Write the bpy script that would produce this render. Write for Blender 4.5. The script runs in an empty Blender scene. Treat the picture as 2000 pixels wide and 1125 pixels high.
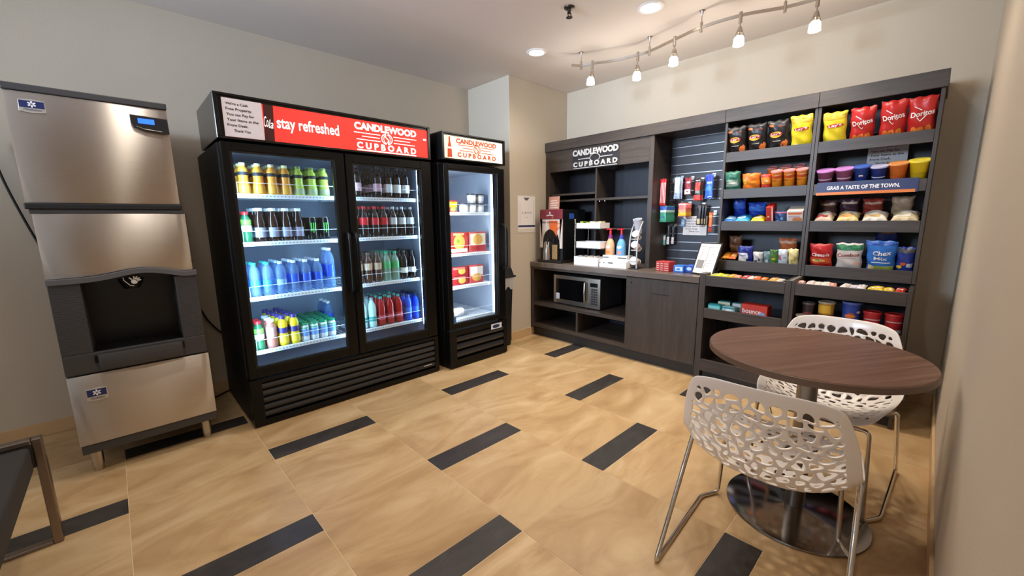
import bpy, bmesh, math, random
from mathutils import Vector, Matrix
random.seed(7)
S = bpy.context.scene
COL = S.collection
PI = math.pi

# ---------------------------------------------------------------- camera
cd = bpy.data.cameras.new('camera'); cam = bpy.data.objects.new('camera', cd); COL.objects.link(cam)
RT = Vector((0.7186432014, -0.6952816316, -0.0116362250)); UP = Vector((0.1254532787, 0.1131731483, 0.9856233121)); FW = Vector((0.6839688764, 0.7097712950, -0.1685564739))
m = Matrix(((RT.x, UP.x, -FW.x, -0.4702), (RT.y, UP.y, -FW.y, -2.8228), (RT.z, UP.z, -FW.z, 1.2867), (0, 0, 0, 1)))
cam.matrix_world = m
cd.sensor_width = 36.0; cd.sensor_fit = 'HORIZONTAL'; cd.lens = 36.0 * 789.48 / 2000.0; cd.clip_start = 0.02
S.camera = cam

# ---------------------------------------------------------------- world, exposure, colour
w = bpy.data.worlds.new('world'); S.world = w; w.use_nodes = True
bg = w.node_tree.nodes['Background']; bg.inputs[0].default_value = (0.88, 0.86, 0.84, 1); bg.inputs[1].default_value = 0.55
S.view_settings.view_transform = 'Standard'; S.view_settings.look = 'None'
S.view_settings.gamma = 1.0; S.view_settings.use_curve_mapping = False
S.view_settings.exposure = 0.0
CAN_W, TRACK_W, LED_W, FAR_W = 6.4, 4.2, 7.0, 48.0
WARM = (1.0, 0.90, 0.77); WARMT = (1.0, 0.92, 0.81); COOL = (0.40, 0.70, 1.0); FAR = (0.62, 0.78, 1.0)

# ---------------------------------------------------------------- materials
def lin(c):
    if isinstance(c, str):
        c = c.lstrip('#'); c = tuple(int(c[i:i+2], 16) / 255 for i in (0, 2, 4))
    return tuple(x / 12.92 if x <= 0.04045 else ((x + 0.055) / 1.055) ** 2.4 for x in c)
MATS = {}
def newmat(name):
    mt = bpy.data.materials.new(name); mt.use_nodes = True
    nt = mt.node_tree; return mt, nt, nt.nodes['Principled BSDF']
def N(nt, typ, **kw):
    n = nt.nodes.new(typ)
    for k, v in kw.items():
        if k in n.inputs: n.inputs[k].default_value = v
        else: setattr(n, k, v)
    return n
def P(col, rough=0.5, metal=0.0, trans=0.0, var=0.06, spec=0.5, coat=0.0, name=None, bump=0.0, scale=40.0, emit=0.0, alpha=1.0):
    """procedural principled: a fine noise breaks up colour and gloss"""
    key = (col if isinstance(col, str) else tuple(col), rough, metal, trans, var, spec, coat, bump, scale, emit, alpha)
    if key in MATS: return MATS[key]
    mt, nt, b = newmat(name or ('paint_' + (col.lstrip('#') if isinstance(col, str) else 'rgb')))
    c = lin(col)
    tc = N(nt, 'ShaderNodeTexCoord'); nz = N(nt, 'ShaderNodeTexNoise', Scale=scale, Detail=3.0)
    nt.links.new(tc.outputs['Object'], nz.inputs['Vector'])
    mx = N(nt, 'ShaderNodeMix', data_type='RGBA')
    mx.inputs['A'].default_value = (*[x * (1 - var) for x in c], 1); mx.inputs['B'].default_value = (*[min(1, x * (1 + var)) for x in c], 1)
    nt.links.new(nz.outputs['Fac'], mx.inputs['Factor']); nt.links.new(mx.outputs['Result'], b.inputs['Base Color'])
    b.inputs['Roughness'].default_value = rough; b.inputs['Metallic'].default_value = metal
    b.inputs['Transmission Weight'].default_value = trans; b.inputs['Specular IOR Level'].default_value = spec
    b.inputs['Coat Weight'].default_value = coat
    if trans: b.inputs['IOR'].default_value = 1.33
    if emit:
        nt.links.new(mx.outputs['Result'], b.inputs['Emission Color']); b.inputs['Emission Strength'].default_value = emit
    if bump:
        bp = N(nt, 'ShaderNodeBump', Strength=bump, Distance=0.002); nt.links.new(nz.outputs['Fac'], bp.inputs['Height']); nt.links.new(bp.outputs['Normal'], b.inputs['Normal'])
    MATS[key] = mt
    return mt
def grain(name, c1, c2, c3, axis, rough=0.4, sc=1.0, stretch=22.0, bump=0.15, rot=0.0):
    """wood laminate: noise stretched along one axis"""
    mt, nt, b = newmat(name)
    g = N(nt, 'ShaderNodeNewGeometry'); mp = N(nt, 'ShaderNodeMapping')
    s = [stretch * sc] * 3; s['xyz'.index(axis)] = 1.2 * sc; mp.inputs['Scale'].default_value = s
    vr = N(nt, 'ShaderNodeVectorRotate', rotation_type='Z_AXIS', Angle=rot); nt.links.new(g.outputs['Position'], vr.inputs['Vector']); nt.links.new(vr.outputs[0], mp.inputs['Vector'])
    n1 = N(nt, 'ShaderNodeTexNoise', Scale=1.0, Detail=6.0, Roughness=0.6, Distortion=0.4); nt.links.new(mp.outputs[0], n1.inputs['Vector'])
    n2 = N(nt, 'ShaderNodeTexNoise', Scale=5.0, Detail=4.0, Roughness=0.7); nt.links.new(mp.outputs[0], n2.inputs['Vector'])
    ad = N(nt, 'ShaderNodeMath', operation='MULTIPLY_ADD'); nt.links.new(n2.outputs['Fac'], ad.inputs[0]); ad.inputs[1].default_value = 0.45
    mu = N(nt, 'ShaderNodeMath', operation='MULTIPLY'); nt.links.new(n1.outputs['Fac'], mu.inputs[0]); mu.inputs[1].default_value = 0.6
    nt.links.new(mu.outputs[0], ad.inputs[2])
    cr = N(nt, 'ShaderNodeValToRGB'); e = cr.color_ramp.elements
    e[0].position = 0.38; e[0].color = (*lin(c1), 1); e[1].position = 0.68; e[1].color = (*lin(c3), 1)
    k = e.new(0.53); k.color = (*lin(c2), 1)
    nt.links.new(ad.outputs[0], cr.inputs[0]); nt.links.new(cr.outputs[0], b.inputs['Base Color'])
    b.inputs['Roughness'].default_value = rough
    bp = N(nt, 'ShaderNodeBump', Strength=bump, Distance=0.001); nt.links.new(ad.outputs[0], bp.inputs['Height']); nt.links.new(bp.outputs[0], b.inputs['Normal'])
    return mt
WC = ('#322a24', '#3c332d', '#4a4038')
WOOD_V = grain('dark_laminate_upright', *WC, 'z'); WOOD_H = grain('dark_laminate_flat', *WC, 'y')
WOOD_TOP = grain('counter_laminate', '#5c5048', '#6a5d54', '#786a60', 'y', rough=0.3)
WOOD_BACK = grain('dark_back_panel', '#22222a', '#292a33', '#30323c', 'z', rough=0.45)  # same wood as the fronts; its bluish reflection is put into the colour
TABLE_W = grain('walnut_table_laminate', '#553b2e', '#684a3b', '#7d5f4e', 'x', rough=0.36, stretch=44, bump=0.05, rot=0.55)

def plaster(name, col, sc=90.0, bump=0.25):
    mt, nt, b = newmat(name)
    g = N(nt, 'ShaderNodeNewGeometry')
    n1 = N(nt, 'ShaderNodeTexNoise', Scale=sc, Detail=5.0, Roughness=0.6); nt.links.new(g.outputs['Position'], n1.inputs['Vector'])
    n2 = N(nt, 'ShaderNodeTexNoise', Scale=1.1, Detail=3.0); nt.links.new(g.outputs['Position'], n2.inputs['Vector'])
    mx = N(nt, 'ShaderNodeMix', data_type='RGBA'); c = lin(col)
    mx.inputs['A'].default_value = (*[x * .94 for x in c], 1); mx.inputs['B'].default_value = (*[min(1, x * 1.05) for x in c], 1)
    nt.links.new(n2.outputs['Fac'], mx.inputs['Factor']); nt.links.new(mx.outputs['Result'], b.inputs['Base Color'])
    b.inputs['Roughness'].default_value = 0.75; b.inputs['Specular IOR Level'].default_value = 0.25
    bp = N(nt, 'ShaderNodeBump', Strength=bump, Distance=0.002); nt.links.new(n1.outputs['Fac'], bp.inputs['Height']); nt.links.new(bp.outputs[0], b.inputs['Normal'])
    return mt
WALL = plaster('wall_paint', '#c4b8a6'); CEIL = plaster('ceiling_paint', '#e4dad3', 140, 0.15)
BASEB = P('#c8a77c', 0.45, var=0.1, scale=9)

def tile_mat(name, cols, rough, sc=1.6):
    mt, nt, b = newmat(name)
    g = N(nt, 'ShaderNodeNewGeometry'); oi = N(nt, 'ShaderNodeObjectInfo')
    ml = N(nt, 'ShaderNodeVectorMath', operation='SCALE'); cx = N(nt, 'ShaderNodeCombineXYZ')
    for i in range(3): nt.links.new(oi.outputs['Random'], cx.inputs[i])
    nt.links.new(cx.outputs[0], ml.inputs[0]); ml.inputs['Scale'].default_value = 37.0
    ad = N(nt, 'ShaderNodeVectorMath', operation='ADD'); nt.links.new(g.outputs['Position'], ad.inputs[0]); nt.links.new(ml.outputs[0], ad.inputs[1])
    mp = N(nt, 'ShaderNodeMapping'); mp.inputs['Scale'].default_value = (1.0, 2.2, 1.0); mp.inputs['Rotation'].default_value = (0, 0, .5); nt.links.new(ad.outputs[0], mp.inputs['Vector'])
    n1 = N(nt, 'ShaderNodeTexNoise', Scale=sc, Detail=7.0, Roughness=0.58, Distortion=1.6); nt.links.new(mp.outputs[0], n1.inputs['Vector'])
    cr = N(nt, 'ShaderNodeValToRGB'); e = cr.color_ramp.elements
    e[0].position = 0.30; e[0].color = (*lin(cols[0]), 1); e[1].position = 0.70; e[1].color = (*lin(cols[2]), 1); k = e.new(0.5); k.color = (*lin(cols[1]), 1)
    nt.links.new(n1.outputs['Fac'], cr.inputs[0])
    hs = N(nt, 'ShaderNodeHueSaturation'); mr = N(nt, 'ShaderNodeMapRange'); mr.inputs['To Min'].default_value = 0.93; mr.inputs['To Max'].default_value = 1.06
    nt.links.new(oi.outputs['Random'], mr.inputs['Value']); nt.links.new(mr.outputs[0], hs.inputs['Value']); nt.links.new(cr.outputs[0], hs.inputs['Color'])
    nt.links.new(hs.outputs[0], b.inputs['Base Color'])
    n2 = N(nt, 'ShaderNodeTexNoise', Scale=6.0, Detail=4.0); nt.links.new(ad.outputs[0], n2.inputs['Vector'])
    m2 = N(nt, 'ShaderNodeMapRange'); m2.inputs['To Min'].default_value = rough - .06; m2.inputs['To Max'].default_value = rough + .08
    nt.links.new(n2.outputs['Fac'], m2.inputs['Value']); nt.links.new(m2.outputs[0], b.inputs['Roughness'])
    return mt
TILE = tile_mat('sand_marbled_tile', ('#a68459', '#be9d71', '#d1b58b'), 0.36)
DTILE = tile_mat('charcoal_tile', ('#2b2725', '#342f2d', '#403a37'), 0.42, 5.0)
GROUT = P('#ddc6a0', 0.8)

def steel_mat(name, col, rough, aniso):
    mt, nt, b = newmat(name)
    tc = N(nt, 'ShaderNodeTexCoord'); mp = N(nt, 'ShaderNodeMapping'); mp.inputs['Scale'].default_value = (3, 3, 420); nt.links.new(tc.outputs['Object'], mp.inputs['Vector'])
    nz = N(nt, 'ShaderNodeTexNoise', Scale=1.0, Detail=3.0); nt.links.new(mp.outputs[0], nz.inputs['Vector'])
    mr = N(nt, 'ShaderNodeMapRange'); mr.inputs['To Min'].default_value = rough - .05; mr.inputs['To Max'].default_value = rough + .07
    nt.links.new(nz.outputs['Fac'], mr.inputs['Value']); nt.links.new(mr.outputs[0], b.inputs['Roughness'])
    b.inputs['Base Color'].default_value = (*lin(col), 1); b.inputs['Metallic'].default_value = 1.0
    b.inputs['Anisotropic'].default_value = aniso; b.inputs['Anisotropic Rotation'].default_value = 0.25
    tg = N(nt, 'ShaderNodeTangent', direction_type='RADIAL', axis='Z'); nt.links.new(tg.outputs[0], b.inputs['Tangent'])
    return mt
STEEL = steel_mat('brushed_steel', '#c9c3bd', 0.29, 1.0)
STEEL2 = P('#b9b2aa', 0.28, 1.0, var=0.08); CHROME = P('#d8d2ca', 0.08, 1.0, var=0.03); NICKEL = P('#b3aaa0', 0.3, 1.0)
BLACK = P('#080808', 0.34, var=0.15, spec=.25); BLACKM = P('#0e0d0e', 0.55, var=0.12, bump=.1, scale=220); BLACKP = P('#101012', 0.22)
DGREY = P('#3b393a', 0.5, var=0.1, bump=.15, scale=200); LINER = P('#a4b0c2', 0.5, var=0.04); LINERS = P('#d5dde6', 0.45)
WHITE = P('#ece9e6', 0.45, var=0.03); PAPER = P('#e9e4e2', 0.75, var=0.03); PINK = P('#e3d6d4', .75)
INK = P('#1c1a1c', 0.7); SHELFW = P('#eef4fb', 0.4, var=.03)
CHAIRM = P('#efe7e0', 0.28, var=0.02, coat=0.2)
def emat(name, col, strength):
    mt, nt, b = newmat(name)
    nz = N(nt, 'ShaderNodeTexNoise', Scale=6.0); tc = N(nt, 'ShaderNodeTexCoord'); nt.links.new(tc.outputs['Object'], nz.inputs['Vector'])
    mr = N(nt, 'ShaderNodeMapRange'); mr.inputs['To Min'].default_value = strength * .92; mr.inputs['To Max'].default_value = strength * 1.08
    nt.links.new(nz.outputs['Fac'], mr.inputs['Value'])
    b.inputs['Base Color'].default_value = (*lin(col), 1); b.inputs['Emission Color'].default_value = (*lin(col), 1)
    nt.links.new(mr.outputs[0], b.inputs['Emission Strength']); b.inputs['Roughness'].default_value = 0.4
    return mt
GLOW = emat('lamp_diffuser', '#fff3e2', 14.0); GLOWG = emat('lit_lamp_glass', '#fff4de', 9.0); LED = emat('led_bead', '#d9ecff', 16.0)
SIGN_RED = emat('backlit_red_sign', '#e2352c', 0.75); SIGN_WHITE = emat('backlit_white', '#fdf6ee', 0.95); SIGN_CREAM = emat('backlit_cream', '#ffeed8', 0.72)
SIGN_ORANGE = emat('backlit_orange', '#cf4a1e', 0.42); SIGN_DARK = emat('backlit_cola_brown', '#3a1512', 0.4); GLOW_JAMB = emat('glow_jamb', '#e4efff', 1.1); LCD = emat('lcd_blue', '#2a63ff', 1.6)  # the jamb material glows to imitate light on the white jamb
def pane_mat(name, tint, refl=1.0):
    mt = bpy.data.materials.new(name); mt.use_nodes = True; nt = mt.node_tree; nt.nodes.clear()
    o = N(nt, 'ShaderNodeOutputMaterial'); t = N(nt, 'ShaderNodeBsdfTransparent'); t.inputs[0].default_value = (*tint, 1)
    g = N(nt, 'ShaderNodeBsdfGlossy'); g.inputs['Roughness'].default_value = 0.03
    f = N(nt, 'ShaderNodeFresnel'); f.inputs['IOR'].default_value = 1.5
    nz = N(nt, 'ShaderNodeTexNoise', Scale=3.0); tc = N(nt, 'ShaderNodeTexCoord'); nt.links.new(tc.outputs['Object'], nz.inputs['Vector'])
    mu = N(nt, 'ShaderNodeMath', operation='MULTIPLY'); ge = N(nt, 'ShaderNodeNewGeometry'); fr = N(nt, 'ShaderNodeMath', operation='SUBTRACT'); fr.inputs[0].default_value = refl; nt.links.new(ge.outputs['Backfacing'], fr.inputs[1]); fr.use_clamp = True
    nt.links.new(f.outputs[0], mu.inputs[0]); nt.links.new(fr.outputs[0], mu.inputs[1])
    mx = N(nt, 'ShaderNodeMixShader'); nt.links.new(mu.outputs[0], mx.inputs[0]); nt.links.new(t.outputs[0], mx.inputs[1]); nt.links.new(g.outputs[0], mx.inputs[2])
    nt.links.new(mx.outputs[0], o.inputs[0]); return mt
PANE = pane_mat('door_glass', (0.93, 0.96, 0.97))
def plastic_clear(name, tint, mixf):
    """thin clear bottle plastic: part see-through, part glossy tinted body"""
    mt = bpy.data.materials.new(name); mt.use_nodes = True; nt = mt.node_tree; b = nt.nodes['Principled BSDF']; o = nt.nodes['Material Output']
    nz = N(nt, 'ShaderNodeTexNoise', Scale=30.0); tc = N(nt, 'ShaderNodeTexCoord'); nt.links.new(tc.outputs['Object'], nz.inputs['Vector'])
    mr = N(nt, 'ShaderNodeMapRange'); mr.inputs['To Min'].default_value = .06; mr.inputs['To Max'].default_value = .16; nt.links.new(nz.outputs['Fac'], mr.inputs['Value']); nt.links.new(mr.outputs[0], b.inputs['Roughness'])
    b.inputs['Base Color'].default_value = (*lin(tint), 1)
    t = N(nt, 'ShaderNodeBsdfTransparent'); t.inputs[0].default_value = (*[0.55 + .45 * x for x in lin(tint)], 1)
    mx = N(nt, 'ShaderNodeMixShader'); mx.inputs[0].default_value = mixf
    nt.links.new(t.outputs[0], mx.inputs[1]); nt.links.new(b.outputs[0], mx.inputs[2]); nt.links.new(mx.outputs[0], o.inputs[0]); return mt
CLEARB = plastic_clear('clear_water_bottle', '#94b8e6', 0.26); CLEARG = plastic_clear('green_tint_bottle', '#a8c8b4', 0.5); BAGP = plastic_clear('clear_bin_liner', '#dcdad6', 0.6)

# ---------------------------------------------------------------- mesh helpers
class MB:
    def __init__(s): s.v = []; s.f = []
    def add(s, vs, fs):
        o = len(s.v); s.v += [tuple(v) for v in vs]; s.f += [tuple(i + o for i in f) for f in fs]; return s
    def box(s, x0, x1, y0, y1, z0, z1):
        x0, x1 = sorted((x0, x1)); y0, y1 = sorted((y0, y1)); z0, z1 = sorted((z0, z1))
        return s.add([(x0, y0, z0), (x1, y0, z0), (x1, y1, z0), (x0, y1, z0), (x0, y0, z1), (x1, y0, z1), (x1, y1, z1), (x0, y1, z1)],
                     [(0, 3, 2, 1), (4, 5, 6, 7), (0, 1, 5, 4), (1, 2, 6, 5), (2, 3, 7, 6), (3, 0, 4, 7)])
    def lathe(s, prof, n=16, c=(0, 0, 0), axis='z', sx=1.0, sy=1.0):
        vs = []; fs = []; rings = []
        for r, h in prof:
            if r < 1e-6: rings.append([len(vs)]); vs.append((0, 0, h))
            else:
                rings.append(list(range(len(vs), len(vs) + n)))
                vs += [(r * sx * math.cos(2 * PI * i / n), r * sy * math.sin(2 * PI * i / n), h) for i in range(n)]
        for a, b in zip(rings, rings[1:]):
            for i in range(n):
                j = (i + 1) % n
                if len(a) == 1 and len(b) == 1: break
                if len(a) == 1: fs.append((a[0], b[j], b[i])) if False else fs.append((a[0], b[i], b[j])[::-1])
                elif len(b) == 1: fs.append((a[i], a[j], b[0]))
                else: fs.append((a[i], a[j], b[j], b[i]))
        if axis == 'x': vs = [(h, x, y) for x, y, h in vs]
        if axis == 'y': vs = [(y, h, x) for x, y, h in vs]
        return s.add([(x + c[0], y + c[1], z + c[2]) for x, y, z in vs], fs)
    def cyl(s, r, z0, z1, n=16, c=(0, 0, 0), axis='z'):
        return s.lathe([(0, z0), (r, z0), (r, z1), (0, z1)], n, c, axis)
    def tube(s, pts, r, n=8, closed=False):
        pts = [Vector(p) for p in pts]; vs = []; fs = []; m_ = len(pts)
        nrm = None
        for i, p in enumerate(pts):
            a = pts[(i - 1) % m_] if closed or i > 0 else None; b = pts[(i + 1) % m_] if closed or i < m_ - 1 else None
            t = ((p - a).normalized() if a is not None else Vector()) + ((b - p).normalized() if b is not None else Vector())
            t = t.normalized() if t.length > 1e-6 else Vector((0, 0, 1))
            if nrm is None:
                nrm = t.cross(Vector((0, 0, 1)))
                if nrm.length < 1e-3: nrm = t.cross(Vector((1, 0, 0)))
            nrm = (nrm - t * nrm.dot(t)).normalized(); bi = t.cross(nrm)
            vs += [p + (nrm * math.cos(2 * PI * k / n) + bi * math.sin(2 * PI * k / n)) * r for k in range(n)]
        for i in range(m_ if closed else m_ - 1):
            a = i * n; b = ((i + 1) % m_) * n
            for k in range(n): fs.append((a + k, a + (k + 1) % n, b + (k + 1) % n, b + k))
        if not closed: fs.append(tuple(range(n))[::-1]); fs.append(tuple(range((m_ - 1) * n, m_ * n)))
        return s.add(vs, fs)
    def prism(s, poly, f0, f1):
        """poly: 2-D points; f0, f1 map a 2-D point to the two 3-D caps"""
        n = len(poly); return s.add([f0(p) for p in poly] + [f1(p) for p in poly], [tuple(range(n))[::-1], tuple(range(n, 2 * n))] + [(i, (i + 1) % n, n + (i + 1) % n, n + i) for i in range(n)])
    def grid(s, fn, nu, nv, flip=False):
        vs = [fn(i / nu, j / nv) for j in range(nv + 1) for i in range(nu + 1)]
        fs = [(j * (nu + 1) + i, j * (nu + 1) + i + 1, (j + 1) * (nu + 1) + i + 1, (j + 1) * (nu + 1) + i) for j in range(nv) for i in range(nu)]
        return s.add(vs, [f[::-1] for f in fs] if flip else fs)
def mesh(name, mb, mat, bevel=0.0, smooth=None, seg=2):
    me = bpy.data.meshes.new(name); me.from_pydata(mb.v, [], mb.f)
    bm = bmesh.new(); bm.from_mesh(me)
    bmesh.ops.recalc_face_normals(bm, faces=bm.faces)
    if bevel:
        es = [e for e in bm.edges if len(e.link_faces) == 2 and e.calc_face_angle(0) > 0.5]
        bmesh.ops.bevel(bm, geom=es, offset=bevel, segments=seg, profile=0.5, affect='EDGES', clamp_overlap=True)
    if smooth is not None:
        for f in bm.faces: f.smooth = True
        for e in bm.edges: e.smooth = not (len(e.link_faces) == 2 and e.calc_face_angle(0) > smooth)
    bm.to_mesh(me); bm.free()
    me.materials.append(mat); return me
BASE = {}
def wl(o): return BASE.get(o.name, Vector()) if o else Vector()
def obj(name, mb, mat, parent=None, bevel=0.0, smooth=None, label=None, seg=2, local=False):
    """one mesh object; vertices are given in world space and shifted to the parent's base unless local"""
    me = mb if isinstance(mb, bpy.types.Mesh) else mesh(name, mb, mat, bevel, smooth, seg)
    if parent and not local:
        b = wl(parent); me.transform(Matrix.Translation(-b))
    o = bpy.data.objects.new(name, me); COL.objects.link(o)
    if parent: o.parent = parent; BASE[o.name] = wl(parent)
    if label: o['label'] = label
    return o
def thing(name, label, cat, loc=(0, 0, 0), rz=0.0, group=None, world=False):
    o = bpy.data.objects.new(name, None); COL.objects.link(o); o.location = loc; o.rotation_euler = (0, 0, rz); o.empty_display_size = .05
    tag(o, label, cat, group)
    if world: BASE[o.name] = Vector(loc)
    return o
def tag(o, label, cat, group=None):
    o['label'] = label; o['category'] = cat
    if group: o['group'] = group
    return o
def struct(name, mb, mat, parent=None, **k):
    o = obj(name, mb, mat, parent, **k)
    if not parent: o['kind'] = 'structure'
    return o
def dup(root, loc, rot=None, label=None, group=None):
    r = root.copy(); COL.objects.link(r); r.location = loc
    if rot is not None: r.rotation_euler = rot if isinstance(rot, (tuple, list)) else (0, 0, rot)
    if label: r['label'] = label
    if group: r['group'] = group
    for ch in list(root.children):
        c = ch.copy(); COL.objects.link(c); c.parent = r
        for g in list(ch.children):
            d = g.copy(); COL.objects.link(d); d.parent = c
    return r
def B(*a): return MB().box(*a)

# ---------------------------------------------------------------- lettering
TXT = {}
def text_raw(s, bold=0.0, shear=0.0, space=1.0):
    k = (s, bold, shear, space)
    if k not in TXT:
        cu = bpy.data.curves.new('t', 'FONT'); cu.body = s; cu.offset = bold; cu.shear = shear; cu.resolution_u = 3; cu.space_character = space; cu.align_x = 'CENTER'
        o = bpy.data.objects.new('t', cu); COL.objects.link(o)
        me = bpy.data.meshes.new_from_object(o.evaluated_get(bpy.context.evaluated_depsgraph_get()))
        vs = [tuple(v.co) for v in me.vertices]; fs = [tuple(p.vertices) for p in me.polygons]
        bpy.data.objects.remove(o); bpy.data.curves.remove(cu); bpy.data.meshes.remove(me)
        xs = [v[0] for v in vs] or [0, 1]; ys = [v[1] for v in vs] or [0, 1]
        TXT[k] = (vs, fs, min(xs), max(xs), min(ys), max(ys))
    return TXT[k]
def text(mb, s, fn, x0, x1, y0, y1, bold=0.012, shear=0.0, space=1.0, depth=None, rot=0.0):
    """letters fitted into the box x0..x1, y0..y1 of a surface; fn maps (x, y, height) to space"""
    vs, fs, a, b, c, d = text_raw(s, bold, shear, space)
    mx, my = (x0 + x1) / 2, (y0 + y1) / 2; cr, sr = math.cos(rot), math.sin(rot)
    def at(v, h):
        x = x0 + (v[0] - a) / (b - a) * (x1 - x0) - mx; y = y0 + (v[1] - c) / (d - c) * (y1 - y0) - my
        return fn(mx + x * cr - y * sr, my + x * sr + y * cr, h)
    if depth is None: return mb.add([at(v, 0) for v in vs], fs)
    n = len(vs); cnt = {}
    for f in fs:
        for i in range(len(f)):
            e = (f[i], f[(i + 1) % len(f)]); cnt[e] = 1
    side = [(e[0], e[1], e[1] + n, e[0] + n) for e in cnt if (e[1], e[0]) not in cnt]
    return mb.add([at(v, 0) for v in vs] + [at(v, depth) for v in vs], [tuple(i + n for i in f) for f in fs] + side)
def stroke(mb, pts, wd, fn, h=0.0):
    """flat ribbon along 2-D points on a surface"""
    pts = [Vector(p) for p in pts]; L = []; R = []
    for i, p in enumerate(pts):
        t = (pts[min(i + 1, len(pts) - 1)] - pts[max(i - 1, 0)]).normalized(); nn = Vector((-t.y, t.x)) * wd / 2
        L.append(fn(*(p + nn), h)); R.append(fn(*(p - nn), h))
    n = len(pts); return mb.add(L + R, [(i, i + n, i + n + 1, i + 1) for i in range(n - 1)])
def disc(mb, cx, cz, rx, rz, fn, h=0.0, n=20, rings=3, a0=0, a1=2 * PI):
    vs = [fn(cx, cz, h)]; fs = []
    for k in range(1, rings + 1):
        for i in range(n):
            a = a0 + (a1 - a0) * i / n; vs.append(fn(cx + rx * k / rings * math.cos(a), cz + rz * k / rings * math.sin(a), h))
    for i in range(n):
        j = (i + 1) % n; fs.append((0, 1 + i, 1 + j))
        for k in range(rings - 1): fs.append((1 + k * n + i, 1 + (k + 1) * n + i, 1 + (k + 1) * n + j, 1 + k * n + j))
    return mb.add(vs, fs)
def patch(mb, x0, x1, z0, z1, fn, h=0.0, nx=6, nz=4, sk=0.0):
    return mb.grid(lambda u, v: fn(x0 + (x1 - x0) * u + sk * v, z0 + (z1 - z0) * v, h), nx, nz)
def faceY(y): return lambda x, z, h: (x, y - h, z)          # print on a face that looks towards -y
def faceX(x): return lambda a, z, h: (x - h, -a, z)         # print on a face that looks towards -x (a = -y)
# ================================================================ THE SETTING
XW, YL, YR, ZC = 3.357, 0.86, -2.955, 2.667         # shelf wall, cooler wall, right wall, ceiling
XO = -3.2
fl = struct('floor', B(XO, XW, YR, YL, -0.05, -0.0014), GROUT)
BASE[fl.name] = Vector()
struct('ceiling', B(XO, XW + .1, YR - .1, YL + .1, ZC, ZC + .08), CEIL)
struct('wall_left', B(XO, XW, YL, YL + .1, 0, ZC), WALL)
struct('wall_back', B(XW, XW + .1, YR, YL + .1, 0, ZC), WALL)
struct('wall_right', B(0.56, XW + .1, YR - .1, YR, 0, ZC), WALL)
struct('trim_1', B(-1.0, 0.56, YR - .1, YR + .012, 0, ZC), WALL, bevel=.004)
PXL, PYF = 2.447, 0.218
struct('wall_column', B(PXL, XW, PYF, YL, 0, ZC), WALL, bevel=.004)
bbh = .085
for nm, a in (('baseboard_left', (XO, PXL, YL - .012, YL)), ('baseboard_column', (PXL - .012, 2.79, PYF - .012, PYF)), ('baseboard_right', (0.56, XW, YR, YR + .012)), ('baseboard_back', (XW - .012, XW, YR + .012, -2.82))):
    struct(nm, B(*a, 0, bbh), BASEB, bevel=.002)

# floor tiles: square sand tiles in columns, a charcoal strip closing every second tile, one step offset per column
TS, TW_, GAP = 0.5845, 0.1395, 0.0026
def f2w(u, v): return (u - .008 - .0095 * v, -0.312 - .0145 * u + v)          # the tiler's lines run a touch out of square with the room
def clip(poly, x0, x1, y0, y1):
    for ax, lim, sg in ((0, x0, 1), (0, x1, -1), (1, y0, 1), (1, y1, -1)):
        out = []
        for i in range(len(poly)):
            p, q = poly[i], poly[(i + 1) % len(poly)]; pi = sg * (p[ax] - lim) >= 0; qi = sg * (q[ax] - lim) >= 0
            if pi: out.append(p)
            if pi != qi:
                t = (lim - p[ax]) / (q[ax] - p[ax]); out.append((p[0] + t * (q[0] - p[0]), p[1] + t * (q[1] - p[1])))
        poly = out
        if len(poly) < 3: return []
    return poly
def tile(u0, u1, v0, v1, mat, name):
    g = GAP / 2; poly = clip([f2w(u0 + g, v0 + g), f2w(u1 - g, v0 + g), f2w(u1 - g, v1 - g), f2w(u0 + g, v1 - g)], XO + .01, XW - .001, YR + .001, YL - .001)
    if len(poly) < 3: return
    a = sum(poly[i][0] * poly[(i + 1) % len(poly)][1] - poly[(i + 1) % len(poly)][0] * poly[i][1] for i in range(len(poly))) / 2
    if abs(a) < 4e-4: return
    dz = random.uniform(-.0003, .0002)
    obj(name, MB().prism(poly, lambda p: (p[0], p[1], -.006), lambda p: (p[0], p[1], dz)), mat, fl, bevel=.0006, seg=1)
PER = 2 * TS + TW_
for c in range(-6, 6):
    off = 0.0 if c % 2 == 0 else -(TS + TW_)
    for k in range(-2, 4):
        v = off - PER * k + 0.0
        tile(c * TS, c * TS + TS, v - TW_, v, DTILE, 'dark_tile')
        tile(c * TS, c * TS + TS, v - TW_ - TS, v - TW_, TILE, 'tile')
        tile(c * TS, c * TS + TS, v - TW_ - 2 * TS, v - TW_ - TS, TILE, 'tile')

# ================================================================ LIGHTS
def spot(name, loc, power, col, size, angle, blend=0.6, tgt=None):
    l = bpy.data.lights.new(name, 'SPOT'); l.energy = power; l.color = col; l.shadow_soft_size = size; l.spot_size = angle; l.spot_blend = blend
    o = bpy.data.objects.new(name, l); COL.objects.link(o); o.location = loc
    d = (Vector(tgt) - Vector(loc)) if tgt else Vector((0, 0, -1)); o.rotation_euler = d.to_track_quat('-Z', 'Y').to_euler(); return o
def area(name, loc, power, col, sx, sy, normal, spread=PI):
    l = bpy.data.lights.new(name, 'AREA'); l.shape = 'RECTANGLE'; l.size = sx; l.size_y = sy; l.energy = power; l.color = col; l.spread = spread
    o = bpy.data.objects.new(name, l); COL.objects.link(o); o.location = loc; o.rotation_euler = Vector(normal).to_track_quat('-Z', 'Y').to_euler(); return o
cans = [(2.255, -.327, 'round recessed ceiling light nearer the corner column'), (2.273, -1.341, 'round recessed ceiling light beside the curved track')]
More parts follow.
